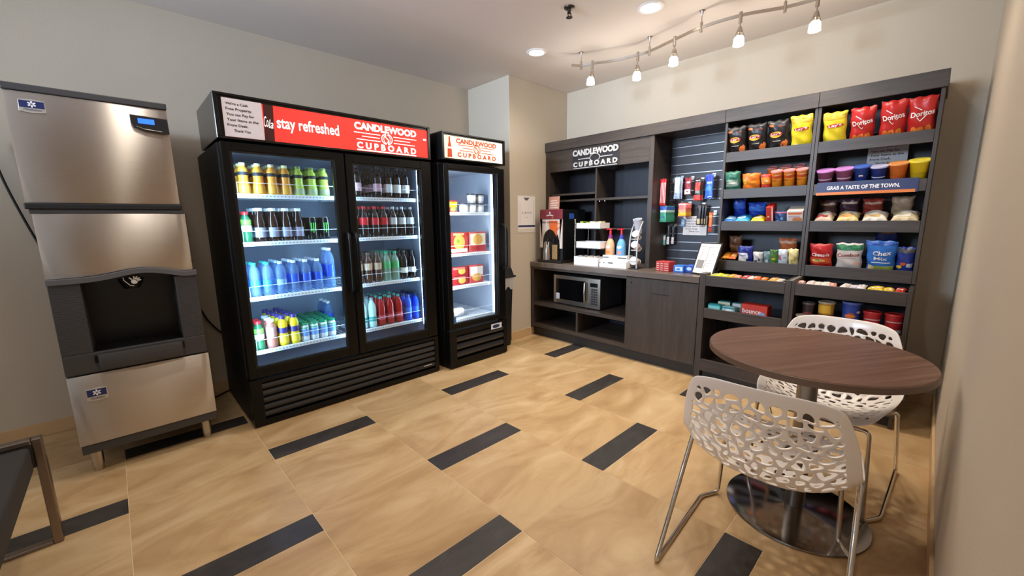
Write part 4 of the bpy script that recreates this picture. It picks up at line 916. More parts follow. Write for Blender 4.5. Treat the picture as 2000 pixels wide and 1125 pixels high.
pl.add(vs, fs); pl.box(cdx, cdx + .012, -left, -arch[-1][0], .985, 1.2849).box(cdx, cdx + .012, -arch[0][0], -right, .985, 1.2849)
fp = obj('front_panel', pl, P('#d9cbc3', .5), cf)
hd_ = obj('header', B(cdx - .002, cdx + .012, ya - .005, yb + .005, 1.286, zt_ + .003), P('#7c2b35', .4), cf, .003)
p = MB(); disc(p, -yc - .01, 1.352, .009, .012, faceX(cdx - .0035), 0, 10, 1); stroke(p, [(-yc - .055, 1.323), (-yc - .01, 1.331), (-yc + .035, 1.323)], .010, faceX(cdx - .0035)); obj('header_logo', p, P('#eadfdc', .5), hd_)
p = MB(); FP = faceX(cdx - .001)
mx_ = -yc + .045
p.add([FP(mx_ - .068, 1.272, 0), FP(mx_ + .050, 1.272, 0), FP(mx_ + .046, 1.17, 0), FP(mx_ + .036, 1.105, 0), FP(mx_ - .004, 1.163, 0), FP(mx_ - .060, 1.186, 0)], [(0, 1, 2, 3, 4, 5)])
stroke(p, [(mx_ + .052, 1.245), (mx_ + .078, 1.238), (mx_ + .076, 1.205), (mx_ + .040, 1.178)], .012, FP); obj('mug_print', p, P('#e0692c', .5), fp)
p = MB(); text(p, 'FREE CUP OF JOE', faceX(cdx - .0018), -yc - .120, -yc + .088, 1.240, 1.262, .03); obj('lettering', p, P('#3b2620', .6), fp)
p = MB()
for k in (0, .012): stroke(p, [(mx_ - .02 + k, 1.29), (mx_ - .028 + k, 1.305), (mx_ - .018 + k, 1.32), (mx_ - .024 + k, 1.332)], .004, faceX(cdx - .0035))
obj('steam_print', p, P('#d9843c', .5), hd_)
obj('steel_urn', MB().lathe([(0, ZCT + .03), (.046, ZCT + .03), (.044, ZCT + .10), (.033, 1.04), (.020, 1.055), (0, 1.055)], 18, (cdx - .0 + .0, -yc * -1 + .048, 0)), STEEL2, cf, smooth=.7)
obj('drink_window', B(cdx + .002, cdx + .0125, -.108, -.040, .865, 1.02), P('#a88a5f', .3), cf, .002)
obj('chrome_trim', B(cdx + .0, cdx + .0125, -.146, -.138, .858, 1.03), CHROME, cf)
obj('spout', MB().tube([(cdx + .012, .005, 1.075), (cdx - .02, .005, 1.07), (cdx - .022, .005, 1.02)], .009, 8).tube([(cdx + .012, -.075, 1.075), (cdx - .02, -.075, 1.07), (cdx - .022, -.075, 1.045)], .009, 8), BLACK, cf, smooth=.8)
obj('side_sticker', B(cdx + .12, cdx + .20, ya - .0015, ya - .0005, 1.29, 1.345), P('#2d56a8', .4), cf)
cc = thing('menu_card', 'orange pink upright card standing on top of the coffee dispenser', 'card', (2.90, .03, zt_), world=True)
cb_ = obj('card', MB().prism([(2.895, zt_ + .001), (2.903, zt_ + .001), (2.913, zt_ + .14), (2.905, zt_ + .14)], lambda q: (q[0], -.052, q[1]), lambda q: (q[0], .092, q[1])), P('#c98f7c', .5), cc)
p = MB(); Fk = lambda a, z, h: (2.8945 + (z - zt_) * .072, -a, z)
for k in range(4): stroke(p, [(-.07, zt_ + .022 + k * .024), (.035 - .012 * (k % 2), zt_ + .025 + k * .024)], .008, Fk)
obj('print_lines', p, P('#efe0d8', .6), cb_)

# condiment rack with trays
rk = thing('condiment_rack', 'three tier silver condiment rack on the counter', 'rack', (2.93, -.62, ZCT), world=True)
obj('post', MB().cyl(.007, ZCT, 1.27, 10, (2.83, -.322, 0)).lathe([(0, 1.27), (.010, 1.272), (.010, 1.285), (0, 1.288)], 10, (2.83, -.322, 0)), CHROME, rk, smooth=.7)
obj('post', MB().cyl(.006, ZCT, 1.24, 10, (3.05, -.325, 0)), CHROME, rk, smooth=.7)
obj('post', MB().cyl(.006, ZCT, 1.22, 10, (2.98, -.912, 0)), P('#55545a', .3, .8), rk, smooth=.7)
for z in (1.195, 1.002): obj('tier_tray', B(2.82, 3.06, -.632, -.331, z - .008, z), P('#6f6f74', .3, .8), rk, .002)
obj('cross_bar', MB().tube([(2.98, -.634, 1.188), (2.98, -.912, 1.188)], .006, 8), P('#6f6f74', .3, .8), rk, smooth=.8)
def bin_(nm, lb, a, b, z0, h, x0=2.825, x1=2.99, mat=WHITE, world=True):
    t = thing(nm, lb, 'box', ((x0 + x1) / 2, (a + b) / 2, z0), group='white condiment boxes', world=True); k = .004
    obj('box_body', MB().box(x0, x1, a, b, z0, z0 + k).box(x0, x0 + k, a, b, z0 + k, z0 + h).box(x1 - k, x1, a, b, z0 + k, z0 + h).box(x0 + k, x1 - k, a, a + k, z0 + k, z0 + h).box(x0 + k, x1 - k, b - k, b, z0 + k, z0 + h), mat, t); return t
b1 = bin_('condiment_box', 'white box with tea packets on the top tier of rack', -.618, -.340, 1.1955, .052)
for i in range(7):
    q = -.36 - i * .036; tt = obj('tea_packet', B(2.86 + .01 * (i % 2), 2.93, q - .03, q, 1.2005, 1.262 - .003 * (i % 3)), [P('#a8c23a', .4), P('#2f4b3a', .4), P('#a9c93a', .4), P('#dcd8b8', .5), P('#e6e1cc', .5), P('#dcd9c9', .5), P('#e4dfae', .5)][i]); tag(tt, ['lime green tea packet at the left of top rack box', 'dark green tea packet in top rack box', 'second lime green tea packet in top rack box', 'cream tea packet in the middle of top rack box', 'pale cream tea packet right of middle in top rack box', 'greyish tea packet second from right in top rack box', 'pale yellow tea packet at right of top rack box'][i], 'packet', 'tea packets in the top rack box')
bin_('condiment_box', 'plain white box on the middle tier of rack', -.626, -.342, 1.0025, .062)
b3 = bin_('condiment_box', 'white bin of creamer cups at left under the rack', -.622, -.335, ZCT + .0005, .085, 2.80, 2.95)
rr = random.Random(5)
for i in range(9):
    cxx, cyy = 2.825 + .045 * (i % 3), -.365 - .038 * (i // 3)
    u = thing('creamer_cup', 'small white creamer cup, %s in the pile in rack bin' % ORD[i], 'cup', (cxx, cyy, ZCT + .062 + .004 * (i % 2)), 0, 'creamer cups in the bin')
    obj('cup', MB().lathe([(0, 0), (.012, 0), (.017, .024), (.019, .026), (0, .026)], 12), P('#e9e4de', .45), u, smooth=.7); obj('foil_lid', MB().lathe([(0, .0265), (.0192, .0265), (.0185, .028), (0, .0285)], 12), P('#d5d0cc', .3, .4), u)
for i in range(6): tag(obj('sugar_packet', B(2.81, 2.87, -.49 - i * .02 - .004, -.49 - i * .02, ZCT + .008, ZCT + .094 + .004 * (i % 3)), P(['#efe9df', '#e6dfb4', '#e9e6e0', '#d9b7c0', '#efeade', '#c9c3d0'][i], .6)), ['white sugar packet, left of six in the bin', 'pale yellow sugar packet in the bin', 'off white sugar packet, third in the bin', 'pink sweetener packet in the bin', 'cream sugar packet, fifth in the bin', 'grey violet packet, right of six in the bin'][i], 'packet', 'sugar packets in the bin')
tb = thing('white_counter_box', 'wide white lidded box on the counter below the pump bottles', 'box', (2.9, -.78, ZCT), world=True)
obj('carton', MB().prism([(2.80, ZCT + .0005), (2.80, ZCT + .062), (2.86, ZCT + .082), (2.97, ZCT + .082), (2.97, ZCT + .0005)], lambda q: (q[0], -.925, q[1]), lambda q: (q[0], -.636, q[1])), WHITE, tb, .002)
obj('ledge', B(2.862, 2.968, -.90, -.632, ZCT + .0825, ZCT + .112), P('#dedbd8', .45), tb, .002)
obj('slot', MB().box(2.8605, 2.8618, -.70, -.64, ZCT + .088, ZCT + .096).box(2.8605, 2.8618, -.89, -.80, ZCT + .088, ZCT + .096), P('#39373a', .6), tb)
p = MB(); FT = faceX(2.799); disc(p, .645, ZCT + .045, .006, .006, FT, 0, 8, 1); disc(p, .690, ZCT + .045, .006, .006, FT, 0, 8, 1); stroke(p, [(.735, ZCT + .047), (.785, ZCT + .047)], .010, FT); obj('print_marks', p, P('#4b484a', .6), tb)
def pump(lb, body, l1, l2, y):
    t = thing('creamer_pump_bottle', lb, 'bottle', (2.915, y, ZCT + .1125), 0, 'creamer pump bottles')
    pf = [(0, .001), (.038, 0), (.044, .010), (.044, .075), (.040, .105), (.030, .135), (.021, .150), (.019, .160), (0, .160)]
    obj('bottle_body', MB().lathe(pf, 18), body, t, smooth=.9); obj('collar', MB().lathe([(0, .158), (.022, .158), (.022, .175), (.016, .184), (.014, .198), (0, .198)], 16), P('#7a2a72' if l1 else '#3c3a9a', .35), t, smooth=.7)
    obj('pump_head', MB().lathe([(0, .197), (.012, .197), (.012, .225), (.010, .235), (.018, .238), (.018, .252), (0, .255)], 14).tube([(0, 0, .246), (-.036, .0, .246), (-.042, 0, .236)], .007, 8), RED, t, smooth=.7)
    mk = cyl_face(lambda z: .044 if z < .08 else .044 - (z - .08) * .28)(.0005)
    p = MB(); disc(p, 0, .085, .026, .020, mk, 0, 16, 3); obj('label_oval', p, P('#efe3d6' if l1 else '#e8eef6', .4), t)
    p = MB(); disc(p, .004, .028, .022, .017, mk, 0, 16, 3); obj('label_spot', p, P('#e0803a' if l1 else '#d98b86', .4), t)
    p = MB(); stroke(p, [(-.02, .086), (.02, .090)], .010, lambda a, z, h: (lambda q: (q[0], q[1] - .0006, q[2]))(mk(a, z, h))); stroke(p, [(-.03, .048), (.03, .058)], .012, mk); obj('label_script', p, P('#c33b3b' if l1 else '#2b4fae', .4), t)
    t.rotation_euler = (0, 0, RX); return t
pump('peach coloured creamer pump bottle with red pump', P('#e6b48a', .35), 1, 0, -.680); pump('light blue creamer pump bottle with red pump', P('#6fb3e6', .35), 0, 1, -.800)
# cup stand
cs = thing('cup_stand', 'curved white wire cup dispenser at the right end of rack', 'cup holder', (2.95, -.985, ZCT), world=True)
for yq, lean in ((-.918, -.0), (-1.036, -.0)):
    if yq < -1.0: yq = -.995
    obj('wire_frame', MB().tube(crom([(2.86, yq, ZCT + .006), (2.865, yq + .004, 1.0), (2.89, yq + .006, 1.15), (2.95, yq + .002, 1.26)], 5), .0065, 8), P('#bfc0c6', .3, .3), cs, smooth=.9)
obj('base_plate', B(2.84, 2.985, -1.0, -.915, ZCT + .0005, ZCT + .008), P('#2a2a2e', .4), cs, .002)
for z in (.90, 1.0, 1.10):
    obj('wire_ring', MB().tube([(2.90 + .046 * math.cos(a), -.957 + .036 * math.sin(a), z) for a in [k * PI / 8 for k in range(16)]], .004, 6, True), P('#bfc0c6', .3, .3), cs, smooth=.9)
def lying(nm, lb, z, rx, r0, r1, h, mat, tilt, opened=False, yq=-.957, xq=2.93):
    t = thing(nm, lb, 'cup', (xq, yq, z), 0, 'cups in the cup stand')
    pf = [(0, 0), (r0, 0), (r1, h), (r1 + .003, h + .001), (r1 + .003, h + .005), (r1 - .002, h + .004), (r0 - .003, .006), (0, .006)] if opened else [(0, 0), (r0, 0), (r1, h), (r1 + .003, h), (r1 + .003, h + .006), (r1 * .9, h + .009), (0, h + .009)]
    obj('cup_body', MB().lathe(pf, 20), mat, t, smooth=.8)
    if not opened: obj('sleeve', MB().lathe([(r0 * 1.0 + .002, .02), (r0 + (r1 - r0) * .6 + .002, h * .6)], 20), P('#b9937c', .5), t, smooth=.8)
    t.rotation_euler = (0, tilt, 0); return t
lying('paper_cup', 'grey white empty cup sleeve open upwards at top of cup stand', 1.150, 0, .026, .038, .130, P('#c3c5cf', .5), -.28, True, xq=2.95)
lying('paper_cup', 'stack of paper cups, upper of three below the grey cup', 1.110, 0, .024, .031, .075, P('#e9e2d6', .5), -1.05, xq=2.955)
lying('paper_cup', 'stack of paper cups, middle of three below the grey cup', 1.005, 0, .026, .033, .095, P('#ece8e2', .5), -1.05, xq=2.965)
lying('paper_cup', 'stack of paper cups, lowest of three below the grey cup', .885, 0, .030, .037, .08, P('#eceae6', .5), -1.35, xq=2.955)
# snack cartons and the leaning sign on the counter
put(box_item('snack_carton', 'red patterned snack carton on the counter below slat wall', 'box', .125, .10, .085, P('#c13a36', .4), [('band', P('#d9b3ac', .5), .08 + .22 * k, .16 + .22 * k, -.45, .45) for k in range(4)] + [('band', P('#c13a36', .4), 0.05, .95, -.25 + .3 * k, -.15 + .3 * k) for k in range(2)]), 2.93, -1.235, ZCT + .0005, RX - .1)
put(box_item('snack_carton', 'blue and white carton, left of two by leaning sign', 'box', .085, .10, .060, P('#2f6fc9', .4), [('band', P('#cfe0f2', .4), .25, .8, -.3, .42), ('disc', P('#3a8ad8', .4), .0, .5, .2, .12)], 'blue cartons on the counter'), 2.93, -1.372, ZCT + .0005, RX)
put(box_item('snack_carton', 'deep blue carton, right of two by leaning sign', 'box', .075, .10, .066, P('#2a55b8', .4), [('disc', P('#b9d0ea', .4), .0, .55, .3, .2), ('band', P('#17357f', .4), .05, .2)], 'blue cartons on the counter'), 2.955, -1.458, ZCT + .0005, RX - .12)
fs_ = thing('sign_holder', 'black framed paper sign leaning back on the counter end', 'sign', (2.86, -1.575, ZCT + .001), RX - .30)
def fr_pt(x, z, h): return (x, z * .36 - h * .94, z * .94 + h * .0)
def slab(x0, x1, z0, z1, h0, h1): return MB().add([fr_pt(x, z, h) for h in (h0, h1) for x, z in ((x0, z0), (x1, z0), (x1, z1), (x0, z1))], [(0, 1, 2, 3), (4, 7, 6, 5), (0, 4, 5, 1), (1, 5, 6, 2), (2, 6, 7, 3), (3, 7, 4, 0)])
obj('frame', slab(-.100, .100, .004, .272, -.006, .006), P('#1d1b1c', .35), fs_, .002)
pp = obj('paper', slab(-.089, .089, .014, .262, .0062, .0068), PAPER, fs_)
Fq = lambda x, z, h: fr_pt(x, z, .0074 + h)
p = MB(); patch(p, -.075, -.012, .055, .125, Fq, 0, 1, 1); obj('grey_block', p, P('#8a8683', .6), pp)
p = MB(); patch(p, -.004, .002, .05, .235, Fq, 0, 1, 1); patch(p, -.08, .08, .235, .239, Fq, 0, 1, 1)
for k in range(4): stroke(p, [(-.072, .145 + .022 * k), (-.03 + .006 * (k % 2), .145 + .022 * k)], .004, Fq); 
for k in range(6): stroke(p, [(.012, .075 + .026 * k), (.06 + .006 * (k % 3), .075 + .026 * k)], .003, Fq)
obj('print_lines', p, P('#9a9694', .6), pp)
obj('easel_back', MB().add([fr_pt(-.03, .20, -.007), fr_pt(.03, .20, -.007), (.03, .16, .002), (-.03, .16, .002), fr_pt(-.03, .19, -.007), fr_pt(.03, .19, -.007), (.03, .15, .0), (-.03, .15, .0)], [(0, 1, 2, 3), (4, 7, 6, 5), (0, 4, 5, 1), (1, 5, 6, 2), (2, 6, 7, 3), (3, 7, 4, 0)]), P('#1d1b1c', .4), fs_)

# hanging goods on the slat wall; each on its own hook
HX = XBK - .030
def hang(nm, lb, cat, y, z0, z1, wd, mat, prints, n=1, step=.022, group=None, d=.011, x0=HX - .095, hook=True, dy=None):
    """n packets one behind another on a hook, nearest the room first"""
    first = None
    for i in range(n):
        l_ = lb if n == 1 else lb + (', frontmost' if i == 0 else ', %s from front' % ORD[i])
        if first is None:
            first = bag(nm, l_, cat, wd, z1 - z0, d, mat, prints, int(abs(y) * 100), group or (lb + ' row' if n > 1 else None), 'packet_body'); put(first, x0, y, z0, RX)
        else: dup(first, (x0 + i * step, y - (dy if dy is not None else .016 * (1 if n > 2 else .6)) * i, z0), RX, l_)
    if hook:
        hl = max(.11, HX - x0 + .015)
        hk = thing('display_hook', 'steel display hook holding ' + lb, 'hook', (HX, y, z1 - .008), 0, 'display hooks on the slat wall')
        obj('rod', MB().tube([(.002, 0, .012), (-hl + .012, 0, .012), (-hl, 0, .020)], .0025, 6), NICKEL, hk); obj('plate', B(-.002, .002, -.014, .014, -.012, .026), NICKEL, hk, local=True)
WL = P('#e8d9d6', .4)
hang('licorice_pack', 'red and white striped licorice pack on the slat wall', 'candy', -1.090, 1.398, 1.634, .058, RED, [('band', WL, .1, .86, -.34 + .24 * k, -.25 + .24 * k) for k in range(4)], d=.014, x0=3.11)
hang('toothbrush_pack', 'pale blue white hanging pack on the slat wall', 'toiletry', -1.165, 1.458, 1.652, .056, P('#a9bfe0', .35), [('band', P('#dfe6f0', .4), .28, .95, -.36, .36), ('disc', P('#33406f', .4), -.1, .22, .12, .05), ('disc', P('#7a2f45', .4), .0, .12, .12, .04)], 2, .03, d=.012)
hang('toiletry_card', 'dark red card with white label on the slat wall', 'toiletry', -1.262, 1.490, 1.640, .060, P('#8e1b2c', .4), [('disc', P('#e8c9c6', .4), .1, .72, .3, .14), ('band', P('#eadfdd', .4), .04, .32, -.44, .44), ('disc', P('#9a3140', .4), 0, .18, .2, .08)])
hang('toiletry_tube', 'red black shaving tube pack on the slat wall', 'toiletry', -1.350, 1.435, 1.622, .062, P('#2b2426', .35), [('band', P('#d8402e', .4), .46, .84, -.34, .34), ('band', P('#7f8c86', .4), .34, .46, -.32, .3), ('band', P('#d23b33', .4), .02, .26), ('disc', LW, -.1, .92, .2, .05), ('disc', LW, .2, .93, .14, .04)], 2, .026)
hang('blue_razor_pack', 'bright blue pack at the right of slat wall', 'toiletry', -1.447, 1.448, 1.652, .066, P('#2a63c8', .35), [('band', P('#2336b8', .4), .74, .96, -.42, .40), ('disc', P('#3f97e0', .4), 0, .42, .36, .3), ('band', P('#a8c8f0', .4), .62, .7, -.3, .35), ('band', P('#d7e3f4', .4), .06, .10, -.1, .4)])
hang('medicine_packet', 'green packet with blue top on the slat wall', 'medicine', -1.100, 1.250, 1.395, .062, P('#3f9a7c', .35), [('band', P('#3550b8', .4), .76, .97), ('band', P('#cfe6ea', .4), .60, .74), ('disc', P('#3a78b0', .4), 0, .34, .28, .14)], 8, .024, 'green packets on one hook', .008, 3.115, True, .0)
hang('candy_packet', 'pink orange and yellow packet on the slat wall', 'candy', -1.250, 1.300, 1.415, .072, P('#e4716a', .35), [('band', P('#efc02c', .4), .04, .30), ('band', P('#e89a72', .4), .30, .52), ('band', P('#f1a8a8', .4), .84, .97)], 5, .028, 'pink candy packets on one hook', .010, 3.17, True, .0)
hang('grooming_pack', 'black pack with tan label on the slat wall', 'toiletry', -1.375, 1.220, 1.400, .040, P('#26242a', .35), [('band', P('#c8b48a', .4), .06, .32, -.3, .3), ('band', P('#4a464c', .4), .86, .96)], 3, .02, 'black grooming packs on one hook')
hang('lighter_pack', 'bright orange narrow pack low on the slat wall right', 'toiletry', -1.478, 1.165, 1.330, .032, P('#e06a1e', .35), [('band', P('#c23a22', .4), .02, .2), ('band', P('#f0a050', .4), .72, .86, -.4, .4), ('band', P('#5a2f6a', .4), .2, .26)])
hang('nail_clipper_card', 'small aqua card low on the slat wall left', 'toiletry', -1.052, 1.030, 1.125, .034, P('#8fd6d6', .35), [('band', P('#e4f0f0', .4), .5, .9)], x0=HX - .07)
hang('clip_card', 'white black topped card low on the slat wall, left of two', 'toiletry', -1.092, 1.035, 1.225, .026, P('#1f1e20', .4), [('band', P('#e4dfdf', .4), .02, .40), ('disc', P('#c9c5c5', .4), 0, .9, .3, .05)], x0=HX - .07)
hang('clip_card', 'white black topped card low on the slat wall, right of two', 'toiletry', -1.128, 1.040, 1.215, .026, P('#232124', .4), [('band', P('#dcd2d2', .4), .02, .38)], x0=HX - .05)
hang('blue_card', 'light blue card half hidden by paper notice on the slat wall', 'toiletry', -1.21, 1.205, 1.275, .034, P('#7fb0d8', .35), [('band', P('#b8d4ea', .4), .3, .6)], x0=HX - .03)
nt2 = obj('paper_notice', B(HX - .012, HX - .011, -1.418, -1.205, 1.128, 1.300), PAPER); tag(nt2, 'white paper notice hanging among the goods on slat wall', 'notice')
notice(nt2, faceX(HX - .0125), 1.228, 1.294, .195, .155, NOTICE)
nt3 = obj('paper_notice', B(3.25, 3.2508, -2.668, -2.468, 1.560, 1.770), P('#cfc8c6', .75)); tag(nt3, 'white paper notice behind the snack bowls in right shelf bay', 'notice')
notice(nt3, faceX(3.2494), 2.482, 1.785, .185, .175, NOTICE, 0)

# ================================================================ SNACKS ON THE SHELVES
def sz(z): return z + .0225                               # top of a shelf board from its lip base
Zs = [l[0] + .0205 for l in LZ]
LRED = P('#c22a2a', .4); GOLD = P('#e5b33a', .4); CHIPO = P('#c4652c', .4); DBLK = P('#1c191a', .35); LYEL = P('#e8cf2c', .35); DORR = P('#b82420', .35); DORO = P('#e07a2e', .4)
XS = 3.065
def dbag(lb, y, seed): return onshelf(bag('chip_bag', lb, 'chip bag', .134, .226, .062, DBLK, [('disc', CHIPO, -.30, .87, .13, .055), ('disc', P('#7a3a20', .4), .16, .84, .18, .035), ('poly', CHIPO, [(.26, .33, .16, 2), (.37, .42, .10, 3)]), ('disc', GOLD, -.08, .60, .30, .155), ('band', P('#a8282c', .4), .575, .655, -.36, .22), ('text', "Lay's", P('#e8e0dc', .4), -.07, .615, .46, .09, .1), ('band', P('#c9c2b6', .5), .40, .415, -.24, .14)], seed, 'chip bags on the top shelf'), XS, y, Zs[0], RX)
for i, (y, lb) in enumerate(((-1.712, 'black chip bag with round yellow logo, leftmost on the top shelf'), (-1.848, 'black chip bag with round yellow logo, second on the top shelf'), (-1.984, 'black chip bag with round yellow logo, third on the top shelf'))): dbag(lb, y, 11 + i)
def ybag(lb, y, seed, h=.236): return onshelf(bag('chip_bag', lb, 'chip bag', .130, h, .062, LYEL, [('band', P('#d9b13a', .4), .82, .93), ('poly', P('#efe0a0', .4), [(-.25, .15, .16, 5), (-.1, .10, .12, 6)]), ('disc', LRED, .02, .64, .36, .085), ('text', "Lay's", P('#f4ece8', .4), .02, .64, .54, .095, .1)], seed, 'chip bags on the top shelf'), XS, y, Zs[0], RX)
ybag('yellow chip bag at the right end of left bay top shelf', -2.122, 21); ybag('yellow chip bag at the left end of right bay top shelf', -2.305, 22, .222)
def rbag(lb, y, seed, h): return onshelf(bag('chip_bag', lb, 'chip bag', .126, h, .062, DORR, [('poly', DORO, [(-.26, .27, .15, 7), (0.0, .26, .16, 8), (.26, .29, .14, 9)]), ('line', P('#f2eeec', .4), [(-.28, .80), (-.02, .70)], .004), ('line', P('#f2eeec', .4), [(-.14, .53), (-.02, .44), (.16, .56)], .005), ('text', 'Doritos', P('#f2eeec', .4), .02, .62, .82, .13, .12)], seed, 'chip bags on the top shelf'), XS, y, Zs[0], RX)
rbag('red tortilla chip bag, left of three on the top shelf', -2.446, 31, .226); rbag('red tortilla chip bag, middle of three on the top shelf', -2.590, 32, .238); rbag('red tortilla chip bag, right of three on the top shelf', -2.714, 33, .234)
# second shelf, left bay
G2 = 'snacks on the second shelf'
onshelf(bag('snack_bag', 'dark green snack bag at left of second shelf', 'snack bag', .118, .175, .07, P('#2c6b58', .35), [('band', P('#8aa79a', .4), .38, .68, -.4, .4), ('band', P('#d8d4c8', .4), .5, .56, -.3, .3), ('band', P('#c8c4b4', .4), .05, .15)], 41, G2), XS, -1.698, Zs[1], RX)
onshelf(bag('cracker_pack', 'orange crinkled cracker pack, second shelf, left of red one', 'snack bag', .125, .150, .05, P('#e2761e', .35), [('disc', P('#f0b93a', .4), -.32, .62, .13, .16), ('text', 'Cheetos', P('#f0b02c', .4), .1, .6, .5, .14, .2), ('band', P('#b82f22', .4), .03, .2)], 42, G2), XS, -1.828, Zs[1], RX)
onshelf(bag('cracker_pack', 'red orange cracker pack beside the paper cups on second shelf', 'snack bag', .070, .135, .045, P('#d8402a', .35), [('band', P('#f0902c', .4), .5, .85), ('disc', P('#f3c9a0', .4), 0, .66, .3, .08)], 43, G2), XS, -1.928, Zs[1], RX)
CUPO = P('#d9821f', .4); CUPL = P('#e58f8c', .35)
for i, (x, y, lb) in enumerate(((3.06, -1.998, 'orange noodle cup, front left of three with pink lids'), (3.06, -2.075, 'orange noodle cup, front middle of three with pink lids'), (3.06, -2.152, 'orange noodle cup, front right of three with pink lids'), (3.17, -1.94, 'orange noodle cup behind the red cracker pack'), (3.17, -2.03, 'orange noodle cup in the back row, second from left'), (3.17, -2.115, 'orange noodle cup in the back row, rightmost'))):
    z = Zs[1] if i < 3 else Zs[1] + .012
    if i == 0: cupn = onshelf(cup_item('noodle_cup', lb, 'cup', .029, .034, .150, CUPO, CUPL, [('band', P('#b8461f', .4), .70, .82, -.9, .9), ('disc', INK, -.35, .60, .42, .04), ('disc', P('#e9a33a', .4), .4, .66, .3, .06), ('disc', P('#e8b8a8', .4), .1, .85, .3, .05)], 'noodle cups with pink lids'), x, y, z, RX)
    else: onshelf(dup(cupn, (0, 0, 0), 0, lb), x, y, Zs[1], RX)
# second shelf, right bay: bowls
def bowl(lb, y, body, lid, pr_, r=.048, h=.155, x=3.065, z=None): return onshelf(cup_item('cereal_bowl', lb, 'bowl', r * .66, r, h, body, lid, pr_, 'snack bowls on the second shelf', .004, 'bowl'), x, y, z or Zs[1], RX)
LIL = P('#c98ad0', .35); MAUVE = P('#8a4a6a', .4)
bowl('mauve bowl with lilac lid, leftmost on right bay second shelf', -2.284, MAUVE, LIL, [('band', P('#c9b0c0', .4), .55, .62, -.7, .7)], h=.128); bowl('mauve bowl with lilac lid, second on right bay second shelf', -2.384, MAUVE, LIL, [('band', P('#c9b0c0', .4), .55, .62, -.7, .7)], h=.132)
bowl('deep blue bowl with white mark, third on right bay second shelf', -2.472, P('#24408f', .4), P('#4a68c0', .35), [('disc', P('#e8e2dc', .4), .0, .62, .22, .12), ('disc', P('#c05a4a', .4), .0, .60, .1, .06)], r=.040, h=.138)
bowl('dark blue bowl with pale lid, fourth on right bay second shelf', -2.556, P('#22357c', .4), P('#b8b8d8', .35), [('band', P('#c9ccd8', .4), .5, .55, -.7, .7)], r=.042, h=.130)
bowl('orange bowl, fifth on right bay second shelf', -2.645, P('#d9702a', .4), P('#e59a5a', .35), [('band', P('#c05a22', .4), .4, .5, -.8, .8)], r=.044, h=.140); bowl('yellow bowl, rightmost on right bay second shelf', -2.738, P('#e3c21c', .4), P('#ecd84a', .35), [('band', P('#b08f1a', .4), .50, .56, -.8, .8)], r=.047, h=.148)
bowl('orange bowl in the back row on right bay second shelf', -2.60, P('#c96a3a', .4), P('#d9a07a', .35), [], r=.046, h=.105, x=3.17); bowl('orange pink bowl behind the yellow one on second shelf', -2.70, P('#d9824a', .4), P('#d8b8a0', .35), [], r=.046, h=.115, x=3.17); bowl('lilac bowl in the back row on right bay second shelf', -2.33, MAUVE, LIL, [], r=.046, h=.095, x=3.17); bowl('blue bowl in the back row on right bay second shelf', -2.50, P('#24408f', .4), P('#5a78c8', .35), [], r=.044, h=.10, x=3.165)
ts_ = thing('shelf_sign', 'navy sign strip with orange stripe clipped on a shelf lip', 'sign', (XU, -2.5, 1.43), world=True)
b_ = obj('sign_strip', B(XU - .0022, XU + .0022, -2.745, -2.249, 1.428, 1.512), P('#27315f', .4), ts_); 
obj('orange_stripe', B(XU - .0034, XU - .0023, -2.735, -2.249, 1.428, 1.446), P('#d9792f', .4), ts_)
p = MB(); text(p, 'GRAB A TASTE OF THE TOWN.', faceX(XU - .003), 2.305, 2.665, 1.461, 1.486, .03); obj('lettering', p, P('#eeeaf0', .5), ts_)
# third shelf: pastries and packs
def flat(nm, lb, cat, y, wd, dp, th, mat, pr_, x=3.085, z=None, seed=1, rz=0.0, tilt=None, group=None):
    """a packet lying on its back, near edge low"""
    t = bag(nm, lb, cat, wd, dp, th, mat, pr_, seed, group, 'wrapper'); up = 0 if tilt is not None else SLOPE * (x - dp / 2 - XU - .02) + .002
    t.location = (x - dp / 2, y, (z or 0) + th / 2 + .001 + up); t.rotation_euler = (-PI / 2 + (TILT + .02 if tilt is None else tilt), 0, RX + rz); return t
z3 = Zs[2]
G3 = 'pastry packs on the third shelf'
flat('pastry_pack', 'blue and white pastry pack, leftmost on third shelf', 'snack pack', -1.690, .085, .13, .045, P('#2a6fc4', .35), [('band', P('#a8d0ee', .4), .2, .6)], z=z3 + .012, seed=51, group=G3); flat('pastry_pack', 'wide bright blue pastry pack, second on third shelf', 'snack pack', -1.785, .110, .13, .050, P('#2f9ad8', .35), [('disc', P('#bfe4f4', .4), -.1, .35, .3, .2)], z=z3 + .012, seed=52, group=G3)
onshelf(bag('pastry_pack', 'deep blue pouch standing behind the blue packs on third shelf', 'snack pack', .10, .17, .05, P('#1f3fae', .35), [('band', P('#3a6ad0', .4), .5, .8)], 53, G3), 3.23, -1.71, z3, RX); onshelf(bag('pastry_pack', 'second deep blue pouch behind the packs on third shelf', 'snack pack', .13, .125, .05, P('#2448b4', .35), [('band', P('#3f78d8', .4), .5, .8)], 54, G3), 3.23, -1.84, z3, RX)
flat('pastry_pack', 'yellow pastry pack with dark top on third shelf', 'snack pack', -1.893, .10, .13, .05, P('#dcbc1e', .35), [('band', P('#3f3226', .4), .55, .95), ('band', P('#e9cfc0', .4), .2, .4, -.2, .3)], z=z3 + .012, seed=55, group=G3)
onshelf(box_item('snack_box', 'narrow red and white box standing on third shelf', 'box', .045, .10, .150, P('#c2332a', .4), [('band', P('#e8dcd8', .4), .02, .98, .30, .48), ('disc', P('#e8b09a', .4), -.15, .5, .18, .15)]), 3.09, -1.975, z3, RX)
